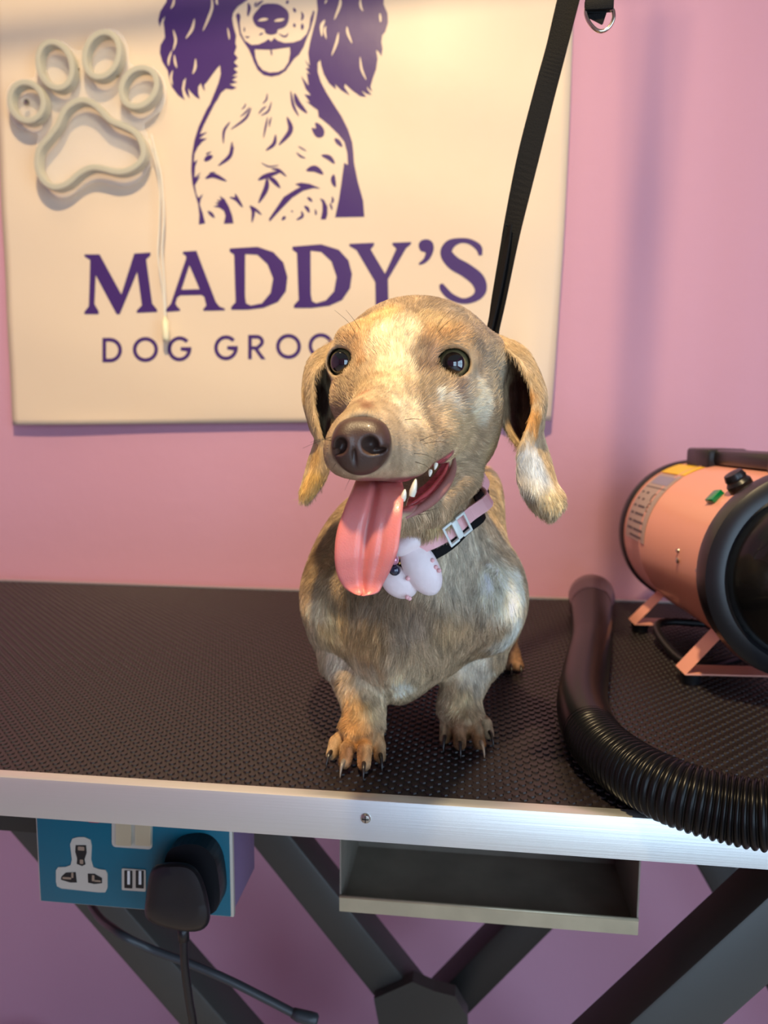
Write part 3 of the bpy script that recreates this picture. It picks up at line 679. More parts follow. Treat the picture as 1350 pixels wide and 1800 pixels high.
# stand: two bent pink plates
def stand(t):
    c = Pr+ax*t
    pr = []
    for sgn, in ((-1,), (1,)):
        top = c-u_x*(rr*0.80)+s_x*(sgn*rr*0.62); foot = Vector((c.x, c.y, ZT+0.011))+s_x*(sgn*rr*0.98)
        top.z = max(top.z, ZT+0.02); foot.z = ZT+0.011
        pr.append((top, foot))
    (t0, f0), (t1, f1) = pr
    path = [t0, f0, f1, t1]; th = Vector((0, 0, 0.0018)); w = ax*0.014; w.z = 0
    bm = bmesh.new(); rows = []
    offs = [Vector((0, 0, 0)), th, th, Vector((0, 0, 0))]
    for i, p in enumerate(path):
        inn = (Vector((c.x, c.y, c.z))-p).normalized()*0.0018
        rows.append([bm.verts.new(p-w), bm.verts.new(p+w), bm.verts.new(p+w+inn), bm.verts.new(p-w+inn)])
    for a, b in zip(rows, rows[1:]):
        for i in range(4): bm.faces.new((a[i], a[(i+1) % 4], b[(i+1) % 4], b[i]))
    bm.faces.new(rows[0]); bm.faces.new(list(reversed(rows[-1])))
    bmesh.ops.recalc_face_normals(bm, faces=bm.faces)
    o = bm_obj('stand_bracket', bm, M_pink, dry)
    for f in (f0, f1):
        g = f.lerp((f0+f1)/2, 0.12)
        lathe('rubber_foot', (g.x, g.y, ZT-0.0001), (0, 0, 1), [(0, 0.009), (0.009, 0.010), (0.011, 0.009)], M_dkp, o, 16)
stand(0.055); stand(L-0.055)
tube('power_cord', catmull([Pr+ax*0.085-u_x*rr*0.98-s_x*0.0, Pr+ax*0.09-u_x*(rr+0.010)-s_x*0.02, Vector(W(1160, 1095, 0.40)), Vector(W(1185, 1150, z=ZT+0.006)), Vector(W(1240, 1170, z=ZT+0.005)), Vector(W(1330, 1150, z=ZT+0.005)), Vector(W(1500, 1120, z=ZT+0.005))], 8), 0.0042, M_dkp, dry, 10)
q = lathe('cord_gland', Pr+ax*0.085-u_x*(rr*0.95), -u_x, [(0, 0.014), (0.010, 0.013), (0.014, 0.009), (0.020, 0.007)], M_dkp, dry, 16)

# ------------------------------------------------------------------ hose
M_hose = mat('black_gloss_hose', (12, 12, 14), 0.30, spec=0.2)
hose = empty('dryer_hose', 'black flexible dryer hose curling across the table to the front right edge', 'hose')
rh = 0.0205
def hz_(u, v, r): # point whose sphere of radius r rests on the table
    return Vector(W(u, v, z=ZT+r))
ctrl = [hz_(1040, 1065, rh), hz_(1040, 1120, rh), hz_(1030, 1180, rh), hz_(1024, 1240, rh), hz_(1046, 1300, rh), hz_(1105, 1352, rh), hz_(1190, 1396, rh)]
e1 = Vector(W(1290, 1424, -0.018)); e2 = Vector(W(1360, 1436, -0.028)); e3 = Vector(W(1480, 1440, -0.030))
for e, zz in ((e1, ZT+rh+0.001), (e2, ZT+rh+0.002), (e3, ZT+rh+0.004)): pass
ctrl += [e1, e2, e3]
P = catmull([tuple(c) for c in ctrl], 40)
_d = np.concatenate([[0], np.cumsum(np.linalg.norm(np.diff(P, axis=0), axis=1))]); _s = np.arange(0, _d[-1], 0.004)
P = np.stack([np.interp(_s, _d, P[:, k]) for k in range(3)], 1)
for _ in range(14): P[1:-1] = (P[:-2]+2*P[1:-1]+P[2:])/4
P = catmull(P, 8)
dist = np.concatenate([[0], np.cumsum(np.linalg.norm(np.diff(P, axis=0), axis=1))])
Ltot = dist[-1]; step = 0.00045; S = np.arange(0, Ltot, step)
Q = np.stack([np.interp(S, dist, P[:, k]) for k in range(3)], 1)
for _ in range(30): Q[1:-1] = (Q[:-2]+2*Q[1:-1]+Q[2:])/4
i0 = int(np.argmin(np.linalg.norm(P-np.array(hz_(1040, 1285, rh)), axis=1))); srib = dist[i0]
pitch = 0.0042
rad = []
for s in S:
    amp = min(1.0, max(0.0, (s-srib)/0.02))
    ph = (s/pitch) % 1.0
    rad.append((1.0-0.11*amp*(abs(2*ph-1)**2.2))*(1.0+0.20*max(0.0, 1-s/0.16)**1.3))
smi = S < srib-0.0
V, Fc = sweep([Vector(q) for q in Q], circle_prof(rh, 26), scale=rad, caps=True)
mesh_obj('hose_tube', V, Fc, M_hose, hose, smooth=True)
ca = Vector(Q[0]); cd = (Vector(Q[0])-Vector(Q[6])).normalized()
lathe('hose_cuff', ca-cd*0.006, cd, [(0, rh+0.0040), (0.004, rh+0.0055), (0.030, rh+0.0065), (0.034, rh+0.0080), (0.058, rh+0.0088), (0.062, rh+0.0080), (0.062, rh+0.0050), (0.030, rh+0.001)], mat('dark_translucent_plastic', (74, 50, 54), 0.3, coat=0.3), hose, 40)
# ------------------------------------------------------------------ the dog: one continuous skin from a smooth-union field
class Field:
    def __init__(s, lo, hi, h):
        s.lo = np.array(lo, np.float64); s.h = h; s.n = np.ceil((np.array(hi)-s.lo)/h).astype(int)+1
        s.D = np.full(s.n, 0.05, np.float32)
        s.ax = [s.lo[k]+h*np.arange(s.n[k]) for k in range(3)]
    def _box(s, lo, hi):
        a = np.maximum(np.floor((np.array(lo)-s.lo)/s.h).astype(int), 0); b = np.minimum(np.ceil((np.array(hi)-s.lo)/s.h).astype(int)+1, s.n)
        if np.any(b <= a): return None, None
        sl = tuple(slice(a[k], b[k]) for k in range(3))
        X = s.ax[0][sl[0]][:, None, None]; Y = s.ax[1][sl[1]][None, :, None]; Z = s.ax[2][sl[2]][None, None, :]
        return sl, (X, Y, Z)
    def op(s, fn, lo, hi, k, sub=False):
        m = k+0.012
        sl, g = s._box(np.array(lo)-m, np.array(hi)+m)
        if sl is None: return
        d = fn(*g).astype(np.float32); A = s.D[sl]
        if sub: d = -d; s.D[sl] = np.maximum(A, d)+np.maximum(k-np.abs(A-d), 0)**2/(4*k)
        else: s.D[sl] = np.minimum(A, d)-np.maximum(k-np.abs(A-d), 0)**2/(4*k)
    def ell(s, c, r, k=0.008, sub=False, rot=None):
        c = np.array(c, float); r = np.array([r]*3 if np.isscalar(r) else r, float); rm = r.max()
        Rm = np.array(rot) if rot is not None else np.eye(3)
        def fn(X, Y, Z):
            x, y, z = X-c[0], Y-c[1], Z-c[2]
            p = [Rm[0, i]*x+Rm[1, i]*y+Rm[2, i]*z for i in range(3)]
            k0 = np.sqrt((p[0]/r[0])**2+(p[1]/r[1])**2+(p[2]/r[2])**2)+1e-9
            k1 = np.sqrt((p[0]/r[0]**2)**2+(p[1]/r[1]**2)**2+(p[2]/r[2]**2)**2)+1e-6
            return k0*(k0-1)/k1
        s.op(fn, c-rm, c+rm, k, sub)
    def cone(s, a, b, ra, rb, k=0.008, sub=False):
        a = np.array(a, float); b = np.array(b, float); ab = b-a; L2 = ab @ ab+1e-12; rm = max(ra, rb)
        def fn(X, Y, Z):
            t = np.clip(((X-a[0])*ab[0]+(Y-a[1])*ab[1]+(Z-a[2])*ab[2])/L2, 0, 1)
            return np.sqrt((X-a[0]-t*ab[0])**2+(Y-a[1]-t*ab[1])**2+(Z-a[2]-t*ab[2])**2)-(ra+(rb-ra)*t)
        s.op(fn, np.minimum(a, b)-rm, np.maximum(a, b)+rm, k, sub)
    def nets(s):
        D = s.D; S = D < 0
        n = D.shape
        c = np.zeros((n[0]-1, n[1]-1, n[2]-1), np.int8)
        for i in (0, 1):
            for j in (0, 1):
                for k in (0, 1): c += S[i:n[0]-1+i, j:n[1]-1+j, k:n[2]-1+k]
        act = (c > 0) & (c < 8); idx = np.full(act.shape, -1, np.int32); I = np.argwhere(act); idx[act] = np.arange(len(I))
        acc = np.zeros((len(I), 3)); cnt = np.zeros(len(I))
        cor = [(i, j, k) for i in (0, 1) for j in (0, 1) for k in (0, 1)]
        val = {q: D[I[:, 0]+q[0], I[:, 1]+q[1], I[:, 2]+q[2]].astype(float) for q in cor}
        for q in cor:
            for a in range(3):
                if q[a] == 0:
                    p = list(q); p[a] = 1; p = tuple(p); v0, v1 = val[q], val[p]; m = (v0 < 0) != (v1 < 0)
                    t = np.where(m, v0/np.where(m, v0-v1, 1), 0)
                    for e in range(3):
                        acc[:, e] += np.where(m, q[e]+(t if e == a else 0), 0)
                    cnt += m
        V = s.lo+(I+acc/cnt[:, None])*s.h
        quads = []
        for a in range(3):
            o1, o2 = (a+1) % 3, (a+2) % 3
            sl0 = [slice(1, n[k]-1) for k in range(3)]; sl1 = list(sl0); sl0[a] = slice(0, n[a]-1); sl1[a] = slice(1, n[a])
            s0, s1 = S[tuple(sl0)], S[tuple(sl1)]
            for flip in (False, True):
                m = (s0 & ~s1) if not flip else (~s0 & s1)
                E = np.argwhere(m)
                off = np.ones(3, int); off[a] = 0; E = E+off
                def at(d1, d2):
                    q = E.copy(); q[:, o1] -= d1; q[:, o2] -= d2; return idx[q[:, 0], q[:, 1], q[:, 2]]
                Q = np.stack([at(1, 1), at(0, 1), at(0, 0), at(1, 0)], 1)
                quads.append(Q[:, ::-1] if flip else Q)
        return V, np.concatenate(quads)
def np_mesh(name, V, Q):
    me = bpy.data.meshes.new(name); me.vertices.add(len(V)); me.vertices.foreach_set('co', np.asarray(V, np.float32).ravel())
    k = Q.shape[1]; me.loops.add(len(Q)*k); me.loops.foreach_set('vertex_index', Q.astype(np.int32).ravel())
    me.polygons.add(len(Q)); me.polygons.foreach_set('loop_start', np.arange(len(Q), dtype=np.int32)*k)
    me.polygons.foreach_set('use_smooth', np.ones(len(Q), bool)); me.update(calc_edges=True); me.validate()
    return me
def relax(V, Q, it=2, lam=0.5):
    E = np.concatenate([Q[:, [i, (i+1) % 4]] for i in range(4)]); V = V.copy()
    for _ in range(it):
        A = np.zeros_like(V); c = np.zeros(len(V))
        np.add.at(A, E[:, 0], V[E[:, 1]]); np.add.at(A, E[:, 1], V[E[:, 0]]); np.add.at(c, E[:, 0], 1); np.add.at(c, E[:, 1], 1)
        V += lam*(A/np.maximum(c, 1)[:, None]-V)
    return V

NOSE_C = W(634, 778, YH(-0.0765))
fld = Field((-0.175, -0.135, 0.797), (0.105, 0.47, 1.14), 0.0015)
def E_(u, v, y, rx, rz, ry, k=0.01, sub=False, rot=None):
    P = W(u, v, y); fld.ell(P, (R(rx, P), ry, R(rz, P)), k, sub, rot)
def C_(a, b, k=0.01, sub=False):
    A = W(*a[:3]); B = W(*b[:3]); fld.cone(A, B, R(a[3], A), R(b[3], B), k, sub)
def chain(pts, k=0.01, sub=False):
    for a, b in zip(pts, pts[1:]): C_(a, b, k, sub)
def rotz(deg, tilt=0):
    a, b = math.radians(deg), math.radians(tilt)
    return (Matrix.Rotation(a, 3, 'Z') @ Matrix.Rotation(b, 3, 'Y'))
# trunk
E_(728, 1035, 0.140, 184, 128, 0.090, 0.02)
E_(708, 1112, 0.122, 104, 92, 0.072, 0.02)
E_(740, 958, 0.155, 132, 86, 0.080, 0.025)
E_(594, 1050, 0.120, 50, 80, 0.055, 0.02)
E_(862, 1055, 0.125, 50, 78, 0.055, 0.02)
E_(702, 1182, 0.108, 38, 44, 0.036, 0.018)
fld.cone((-0.056, 0.17, 0.92), (-0.052, 0.31, 0.93), 0.076, 0.064, 0.02)
E_(842, 890, 0.20, 40, 70, 0.05, 0.02)
# neck
C_((770, 800, 0.090, 72), (742, 985, 0.130, 106), 0.020)
C_((745, 900, 0.055, 58), (735, 1010, 0.095, 80), 0.02)
# hind legs and tail
for sx in (0.034, -0.110):
    si = 1 if sx > 0 else -1
    fld.cone((sx-si*0.042, 0.315, 0.900), (sx-si*0.020, 0.268, 0.865), 0.040, 0.023, 0.015)
    fld.cone((sx-si*0.020, 0.268, 0.865), (sx+0.001, 0.318, 0.838), 0.021, 0.013, 0.010)
    fld.cone((sx+0.001, 0.318, 0.838), (sx+0.001, 0.300, 0.812), 0.013, 0.012, 0.008)
    fld.ell((sx+0.001, 0.292, 0.810), (0.015, 0.020, 0.012), 0.006)
    for q in (-1.5, -0.5, 0.5, 1.5):
        fld.cone((sx+q*0.0065, 0.285, 0.811), (sx+q*0.0085, 0.272-0.002*abs(q), 0.8065), 0.0062, 0.0055, 0.0025)
fld.cone((-0.02, 0.36, 0.955), (-0.03, 0.41, 0.925), 0.022, 0.013, 0.015)
fld.cone((-0.03, 0.41, 0.925), (-0.035, 0.445, 0.89), 0.013, 0.006, 0.006)
# forelegs
chain([(592, 1105, 0.115, 44), (606, 1160, 0.098, 37), (628, 1208, 0.080, 31), (641, 1250, 0.070, 30), (640, 1288, 0.064, 33)], 0.010)
chain([(862, 1095, 0.140, 46), (842, 1155, 0.125, 38), (814, 1208, 0.112, 32), (804, 1245, 0.105, 30), (808, 1272, 0.100, 31)], 0.010)
TOES = []
def paw_(toes, mc, y0):
    P = W(mc[0], mc[1], y0); fld.ell(P, (R(mc[2], P), 0.019, R(mc[3], P)), 0.006)
    for (ku, kv, tu, tv, rpx) in toes:
        T = W(tu, tv, z=ZT+0.0068); r = R(rpx, T); K = W(ku, kv, T[1]+0.016)
        Mi = (K+T)/2+np.array([0, -0.001, 0.0028])
        fld.cone(K, Mi, r*0.85, r*0.92, 0.0012); fld.cone(Mi, T, r*0.92, r*0.80, 0.0012)
        TOES.append((K, Mi, T, r))
paw_([(599, 1296, 584, 1325, 13.5), (617, 1303, 606, 1340, 14.5), (642, 1304, 640, 1344, 15), (663, 1298, 668, 1330, 13.5)], (634, 1278, 38, 26), 0.066)
paw_([(786, 1266, 782, 1298, 12.5), (806, 1272, 808, 1308, 14), (831, 1272, 843, 1307, 14), (847, 1264, 859, 1290, 12.5)], (814, 1256, 35, 24), 0.100)
# head
def HE(u, v, y, rx, rz, ry, k=0.008, sub=False, rot=None): E_(u, v, YH(y), rx, rz, ry, k, sub, rot)
def HC(a, b, k=0.008, sub=False): C_((a[0], a[1], YH(a[2]), a[3]), (b[0], b[1], YH(b[2]), b[3]), k, sub)
HE(733, 658, 0.036, 148, 132, 0.058, 0.012)
HE(742, 720, 0.045, 122, 96, 0.050, 0.015)
HE(818, 742, 0.030, 60, 92, 0.036, 0.012)
HE(664, 700, 0.004, 82, 72, 0.036, 0.012)
HE(770, 705, 0.008, 76, 70, 0.032, 0.014)
HC((712, 690, 0.002, 70), (642, 764, -0.064, 52), 0.014)
HC((764, 765, -0.004, 50), (700, 793, -0.044, 52), 0.010)
HC((700, 793, -0.044, 52), (645, 795, -0.066, 48), 0.010)
HC((690, 762, -0.025, 58), (622, 786, -0.066, 45), 0.010)
HE(606, 800, -0.055, 30, 34, 0.020, 0.008)
HE(788, 600, 0.004, 46, 26, 0.016, 0.016)
HE(624, 600, 0.004, 34, 26, 0.016, 0.016)
HE(700, 630, 0.000, 50, 60, 0.022, 0.020)
# lower jaw and throat
HC((812, 838, 0.016, 36), (756, 880, -0.018, 32), 0.010)
HC((756, 880, -0.018, 32), (704, 902, -0.044, 27), 0.008)
HC((704, 902, -0.044, 27), (655, 900, -0.056, 22), 0.006)
HC((775, 830, 0.050, 62), (745, 905, 0.040, 52), 0.014)
CUT = [(793, 806, -0.014, 7), (780, 826, -0.024, 15), (754, 850, -0.038, 20), (720, 870, -0.051, 24), (685, 878, -0.062, 27), (645, 876, -0.072, 27)]
CUTD = ((5, 0.011), (10, 0.022))
for a, b in zip(CUT, CUT[1:]): HC(a, b, 0.0025, True)
for a, b in zip(CUT[1:], CUT[2:]):
    for o_, dd_ in CUTD: HC((a[0]-o_, a[1]-2, a[2]+dd_, a[3]*0.97), (b[0]-o_, b[1]-2, b[2]+dd_, b[3]*0.97), 0.0025, True)
E_(636, 776, NOSE_C[1]+0.000, 44, 48, 0.0125, 0.004, True)
# ear roots
HE(866, 632, 0.042, 20, 36, 0.018, 0.012)
HE(598, 636, 0.042, 16, 32, 0.018, 0.012)
# eye sockets
EYES = [dict(c=W(797, 641, YH(0.000)), r=30.5, gaze=(0.02, -1.0, 0.03), w=1.0), dict(c=W(608, 638, YH(0.000)), r=28, gaze=(-0.34, -0.92, 0.02), w=0.80)]
for e in EYES:
    e['R'] = R(e['r'], e['c']); g = np.array(e['gaze']); g = g/np.linalg.norm(g); e['g'] = g; rr_ = e['R']
    fld.ell(e['c']+g*0.0005, (rr_*1.30, rr_*1.15, rr_*1.22), 0.007)
    gx = np.cross(g, (0, 0, 1)); gx /= np.linalg.norm(gx); gz = np.cross(gx, g)
    Rm = np.stack([gx, g, gz], 1)
    fld.ell(e['c'], (rr_*1.03,)*3, 0.0006, True)
    fld.ell(e['c']+g*rr_*1.05, (rr_*1.02, rr_*0.92, rr_*0.85), 0.0020, True, Rm)
fld.op(lambda X, Y, Z: (Z-(ZT+0.0001))+0*X+0*Y, (-0.2, -0.1, 0.79), (0.1, 0.46, 0.80), 0.0005, True)
BV, BQ = fld.nets()
del fld.D
BV = relax(BV, BQ, 2, 0.4)

# ears: curved leather flaps, lofted and given thickness
def ear(rows):
    G = np.array([[H(*c) for c in r] for r in rows])            # rows x 5 x 3
    A = np.stack([catmull(G[:, j], 8) for j in range(G.shape[1])], 1)
    B = np.stack([catmull(A[i], 7) for i in range(A.shape[0])], 0)
    nr, nc = B.shape[:2]
    du = np.gradient(B, axis=0); dv = np.gradient(B, axis=1); N = np.cross(du, dv); N /= np.linalg.norm(N, axis=2)[:, :, None]+1e-9
    th = np.full((nr, nc), 0.0013); th[:, 0] = th[:, -1] = 0.0007; th[-1] = 0.0006
    V = np.concatenate([(B+N*th[:, :, None]).reshape(-1, 3), (B-N*th[:, :, None]).reshape(-1, 3)])
    n = nr*nc; Q = []
    for i in range(nr-1):
        for j in range(nc-1):
            a = i*nc+j; Q.append((a, a+1, a+nc+1, a+nc)); Q.append((n+a, n+a+nc, n+a+nc+1, n+a+1))
    loop = [j for j in range(nc)]+[i*nc+nc-1 for i in range(1, nr)]+[(nr-1)*nc+j for j in range(nc-2, -1, -1)]+[i*nc for i in range(nr-2, 0, -1)]
    for a, b in zip(loop, loop[1:]+loop[:1]): Q.append((b, a, n+a, n+b))
    row = np.concatenate([np.repeat(np.arange(nr)/(nr-1), nc)]*2); side = np.concatenate([np.zeros(n), np.ones(n)])
    return V, np.array(Q), row, side
EAR_R = [[(872,606,.030),(872,600,.042),(874,590,.046),(874,597,.040),(872,606,.034)],
 [(878,650,.032),(898,628,.054),(922,616,.047),(921,630,.031),(914,640,.024)],
 [(878,700,.034),(915,690,.064),(953,680,.048),(951,700,.022),(936,705,.016)],
 [(884,742,.036),(916,742,.062),(953,732,.046),(946,750,.018),(922,764,.008)],
 [(900,772,.036),(924,772,.056),(953,762,.043),(936,782,.012),(911,790,.006)],
 [(930,815,.040),(952,818,.040),(966,812,.032),(940,832,.008),(908,836,.008)],
 [(940,850,.036),(962,850,.034),(975,845,.026),(945,858,.006),(915,862,.008)],
 [(950,885,.028),(974,878,.026),(988,870,.020),(960,888,.006),(932,891,.010)],
 [(962,904,.020),(978,896,.020),(989,888,.016),(970,906,.008),(950,906,.010)],
 [(966,911,.014),(972,910,.015),(977,908,.014),(970,912,.011),(963,911,.011)]]
EAR_L = [[(596,612,.030),(594,606,.040),(590,600,.044),(592,608,.040),(594,616,.034)],
 [(592,655,.032),(572,638,.056),(549,630,.047),(550,645,.030),(556,655,.022)],
 [(592,705,.034),(566,695,.062),(536,684,.047),(540,700,.026),(552,706,.018)],
 [(588,750,.036),(568,745,.060),(544,735,.046),(550,750,.022),(562,758,.014)],
 [(584,782,.036),(573,780,.050),(556,768,.042),(561,780,.018),(574,788,.014)],
 [(580,815,.036),(568,812,.042),(546,806,.035),(558,815,.016),(577,815,.014)],
 [(572,842,.034),(560,844,.036),(537,840,.029),(548,848,.014),(568,842,.015)],
 [(556,866,.028),(546,866,.027),(531,860,.023),(540,869,.014),(556,864,.016)],
 [(540,880,.021),(536,881,.021),(530,876,.019),(534,881,.016),(540,880,.016)]]
V1, Q1, row1, side1 = ear(EAR_R); V2, Q2, row2, side2 = ear(EAR_L)
nb, n1_, n2_ = len(BV), len(V1), len(V2)
DV = np.concatenate([BV, V1, V2]); DQ = np.concatenate([BQ, Q1+nb, Q2+nb+n1_])
isear = np.zeros(len(DV)); isear[nb:nb+n1_] = 1; isear[nb+n1_:] = 2
erow = np.zeros(len(DV)); erow[nb:nb+n1_] = row1; erow[nb+n1_:] = row2
me = np_mesh('dog', DV, DQ)
bm = bmesh.new(); bm.from_mesh(me); bmesh.ops.recalc_face_normals(bm, faces=bm.faces); bm.to_mesh(me); bm.free()
DN = np.zeros(len(DV)*3); me.vertices.foreach_get('normal', DN); DN = DN.reshape(-1, 3)

_tab = np.random.default_rng(11).random(8192)
def vn(P):
    i = np.floor(P).astype(np.int64); f = P-i; f = f*f*(3-2*f); out = 0
    for a in (0, 1):
        for b in (0, 1):
            for c in (0, 1):
                hsh = ((i[:, 0]+a)*73856093) ^ ((i[:, 1]+b)*19349663) ^ ((i[:, 2]+c)*83492791)
                w = (f[:, 0] if a else 1-f[:, 0])*(f[:, 1] if b else 1-f[:, 1])*(f[:, 2] if c else 1-f[:, 2])
                out = out+w*_tab[hsh & 8191]
    return out
def sstep(x, a, b): t = np.clip((x-a)/(b-a), 0, 1); return t*t*(3-2*t)
def segdist(P, pts):
    d = np.full(len(P), 9.0)
    for a, b, ra, rb in pts:
        ab = b-a; t = np.clip(((P-a) @ ab)/(ab @ ab+1e-12), 0, 1); d = np.minimum(d, np.linalg.norm(P-a-t[:, None]*ab, axis=1)-(ra+(rb-ra)*t))
    return d
cutseg = []
for a, b in zip(CUT, CUT[1:]):
    A = H(*a[:3]); B = H(*b[:3]); cutseg.append((A, B, R(a[3], A), R(b[3], B)))
    if a is CUT[0]: continue
    for o_, dd_ in CUTD:
        A2 = H(a[0]-o_, a[1]-2, a[2]+dd_); B2 = H(b[0]-o_, b[1]-2, b[2]+dd_); cutseg.append((A2, B2, R(a[3]*0.97, A2), R(b[3]*0.97, B2)))
def LC(*c): return np.array(lin(c))
NOSE_C = H(634, 778, -0.0765)
# coat colours, with painted shade under the tongue: (centre, radius, colour, strength) laid on the dog in 3-D
def mk(u, v, y, rpx, col, s=1.0, head=True):
    P = H(u, v, y) if head else W(u, v, y)
    return (P, R(rpx, P), LC(*col), s)
CR = (246, 228, 190); GR = (140, 122, 104); TN = (192, 146, 92); BR = (128, 92, 66); SV = (244, 240, 222); BG = (206, 180, 138)
MARKS = [
 mk(735, 540, .02, 150, GR, .5), mk(840, 590, .02, 75, (158,142,122), .9), mk(860, 660, .02, 60, (168,156,134), .8),
 mk(690, 600, -.01, 62, CR, .60), mk(700, 660, -.02, 48, CR, .55), mk(688, 694, -.035, 42, CR, .55), mk(655, 560, .0, 50, (222,184,128), .7), mk(760, 565, -.005, 36, (214,186,140), .6),
 mk(625, 600, -.01, 34, TN, .65), mk(765, 600, -.01, 36, TN, .7), mk(800, 590, -.01, 40, (176,136,88), .6),
 mk(640, 640, -.015, 24, (150,106,60), .7), mk(752, 630, -.015, 30, (134,106,82), .9), mk(742, 650, -.015, 22, (122,100,82), .7),
 mk(755, 680, -.015, 16, SV, .8), mk(772, 696, -.02, 16, SV, .9), mk(788, 708, -.02, 14, SV, .9), mk(800, 712, -.015, 22, (222,222,212), .6), mk(815, 682, -.01, 26, (126,108,96), .85),
 mk(850, 705, .0, 44, (222,218,196), .6), mk(700, 730, -.045, 60, (228,208,172), .75), mk(650, 720, -.05, 32, (180,128,96), .8), mk(638, 730, -.062, 30, (128,88,66), .95), mk(612, 715, -.03, 26, CR, .55),
 mk(780, 770, -.01, 70, BG, .75), mk(720, 800, -.04, 60, (206,180,138), .8), mk(740, 735, -.02, 20, (150,126,98), .4), mk(790, 745, -.01, 24, (160,134,104), .35),
 mk(600, 700, .0, 34, (180,140,84), .5), mk(830, 790, .03, 60, (214,190,140), .6), mk(780, 900, .02, 40, (216,192,140), .7), mk(820, 900, .05, 44, (204,190,160), .5),
 mk(600, 960, .10, 90, (112,86,50), .75, False), mk(640, 1060, .06, 70, (116,92,66), .8, False), mk(700, 1080, .05, 60, (128,106,82), .7, False),  # shadow of the head on the chest, painted in as darker brown
 mk(590, 1085, .07, 38, (210,172,112), .6, False), mk(565, 1060, .07, 22, CR, .6, False), mk(640, 1120, .05, 50, (192,150,96), .6, False), mk(600, 1110, .07, 40, (190,150,98), .5, False),
 mk(800, 1100, .05, 48, (190,160,116), .5, False), mk(830, 980, .06, 100, (196,188,168), .75, False), mk(900, 1030, .08, 64, (246,242,220), .9, False), mk(890, 1100, .09, 40, (226,226,212), .8, False),
 mk(730, 1090, .05, 32, (150,130,108), .6, False), mk(700, 1200, .06, 60, (206,186,152), .8, False), mk(712, 1215, .06, 24, SV, .7, False), mk(660, 1170, .06, 40, (160,116,74), .6, False),
 mk(880, 900, .17, 50, (200,170,122), .8, False), mk(860, 850, .2, 40, (206,166,116), .8, False),
 mk(590, 1165, .08, 26, (204,186,160), .7, False), mk(640, 1200, .06, 40, (196,176,146), .7, False), mk(620, 1250, .05, 44, (200,152,88), .75, False), mk(660, 1250, .05, 34, (204,178,132), .7, False),
 mk(632, 1312, .055, 50, (160,112,60), .9, False), mk(628, 1340, .042, 44, (104,66,34), .9, False),
 mk(840, 1180, .1, 40, (216,208,190), .6, False), mk(815, 1235, .08, 40, (208,184,142), .8, False), mk(780, 1215, .09, 20, (130,100,70), .6, False), mk(818, 1296, .088, 48, (112,74,40), .95, False),
 (np.array([0.035, 0.28, 0.81]), 0.04, LC(120, 86, 60), .9),
]
# ear colours
EM = [mk(945, 840, .01, 40, (200,200,196), .8), mk(935, 810, .01, 34, (206,208,206), .8), mk(965, 880, .01, 30, (196,178,140), .8), mk(940, 870, .0, 26, CR, .5),
      mk(938, 735, .012, 26, (190,134,62), .8), mk(925, 700, .02, 22, (180,124,60), .8), mk(905, 690, .055, 42, (84,44,30), .95), mk(915, 735, .05, 30, (96,50,40), .95), mk(895, 640, .04, 22, (84,60,44), .9), mk(905, 745, .03, 14, (176,160,136), .8),
      mk(945, 660, .04, 24, (146,120,84), .8), mk(565, 700, .055, 34, (70,36,26), .95), mk(572, 745, .045, 26, (90,44,30), .95), mk(545, 690, .03, 20, (150,118,74), .8), mk(562, 650, .045, 22, (96,70,44), .9),
      mk(550, 850, .015, 34, (210,170,96), .85), mk(560, 800, .02, 24, (190,150,86), .7), mk(540, 740, .03, 20, (176,140,84), .6)]
def coat(P, earflag):
    n = len(P); C = np.tile(LC(172, 148, 116), (n, 1))
    wob = np.stack([vn(P*130+7), vn(P*130+31), vn(P*130+57)], 1)-0.5
    Pw = P+wob*0.010
    for c, r, col, s in MARKS:
        w = s*(1-sstep(np.linalg.norm(Pw-c, axis=1)/r, 0.55, 1.25))*(earflag == 0); C = C*(1-w[:, None])+col*w[:, None]
    if np.any(earflag > 0):
        ef = earflag > 0; C[ef] = LC(176, 152, 118)
        for c, r, col, s in EM:
            w = s*(1-sstep(np.linalg.norm(P-c+wob*0.004, axis=1)/r, 0.6, 1.2))*ef; C = C*(1-w[:, None])+col*w[:, None]
    # dapple and streaks
    st = vn(P*np.array([420, 260, 120])+3)*0.6+vn(P*np.array([900, 500, 240])+9)*0.4
    dap = sstep(vn(P*np.array([110, 110, 60])+20)*0.7+vn(P*np.array([300, 200, 110])+20)*0.3, 0.52, 0.70)*0.38
    C = C*(1-dap[:, None])+np.minimum(1, C*1.5+0.05)*dap[:, None]
    bodyw = 1-0.45*sstep(P[:, 2], 0.99, 1.02); C = C*(1.12+(st-0.5)*1.5*bodyw)[:, None]
    return np.clip(C, 0, 1)
def skin_masks(P, earflag):
    mouth = 1-sstep(segdist(P, cutseg), 0.0012, 0.0030)
    mouth = mouth*(earflag == 0)
    rim = np.zeros(len(P))
    for e in EYES:
        d = np.linalg.norm(P-e['c'], axis=1)/e['R']; f = ((P-e['c']) @ e['g'])/e['R']
        rim = np.maximum(rim, (1-sstep(d, 1.14, 1.22))*(f > 0.0))
    nose = 1-sstep(np.linalg.norm((P-NOSE_C+np.array([0, 0, 0.0018]))/np.array([0.0158, 0.016, 0.0140]), axis=1), 0.93, 1.08)
    return mouth, rim, nose
mouth, rim, nosem = skin_masks(DV, isear)
C0_ = coat(DV, isear)*0.86
mc = LC(220, 112, 116)*(0.5+0.8*vn(DV*500)[:, None])
deep = sstep(-segdist(DV, cutseg), -0.001, 0.002)[:, None]
C0_ = C0_*(1-mouth[:, None])+mc*mouth[:, None]
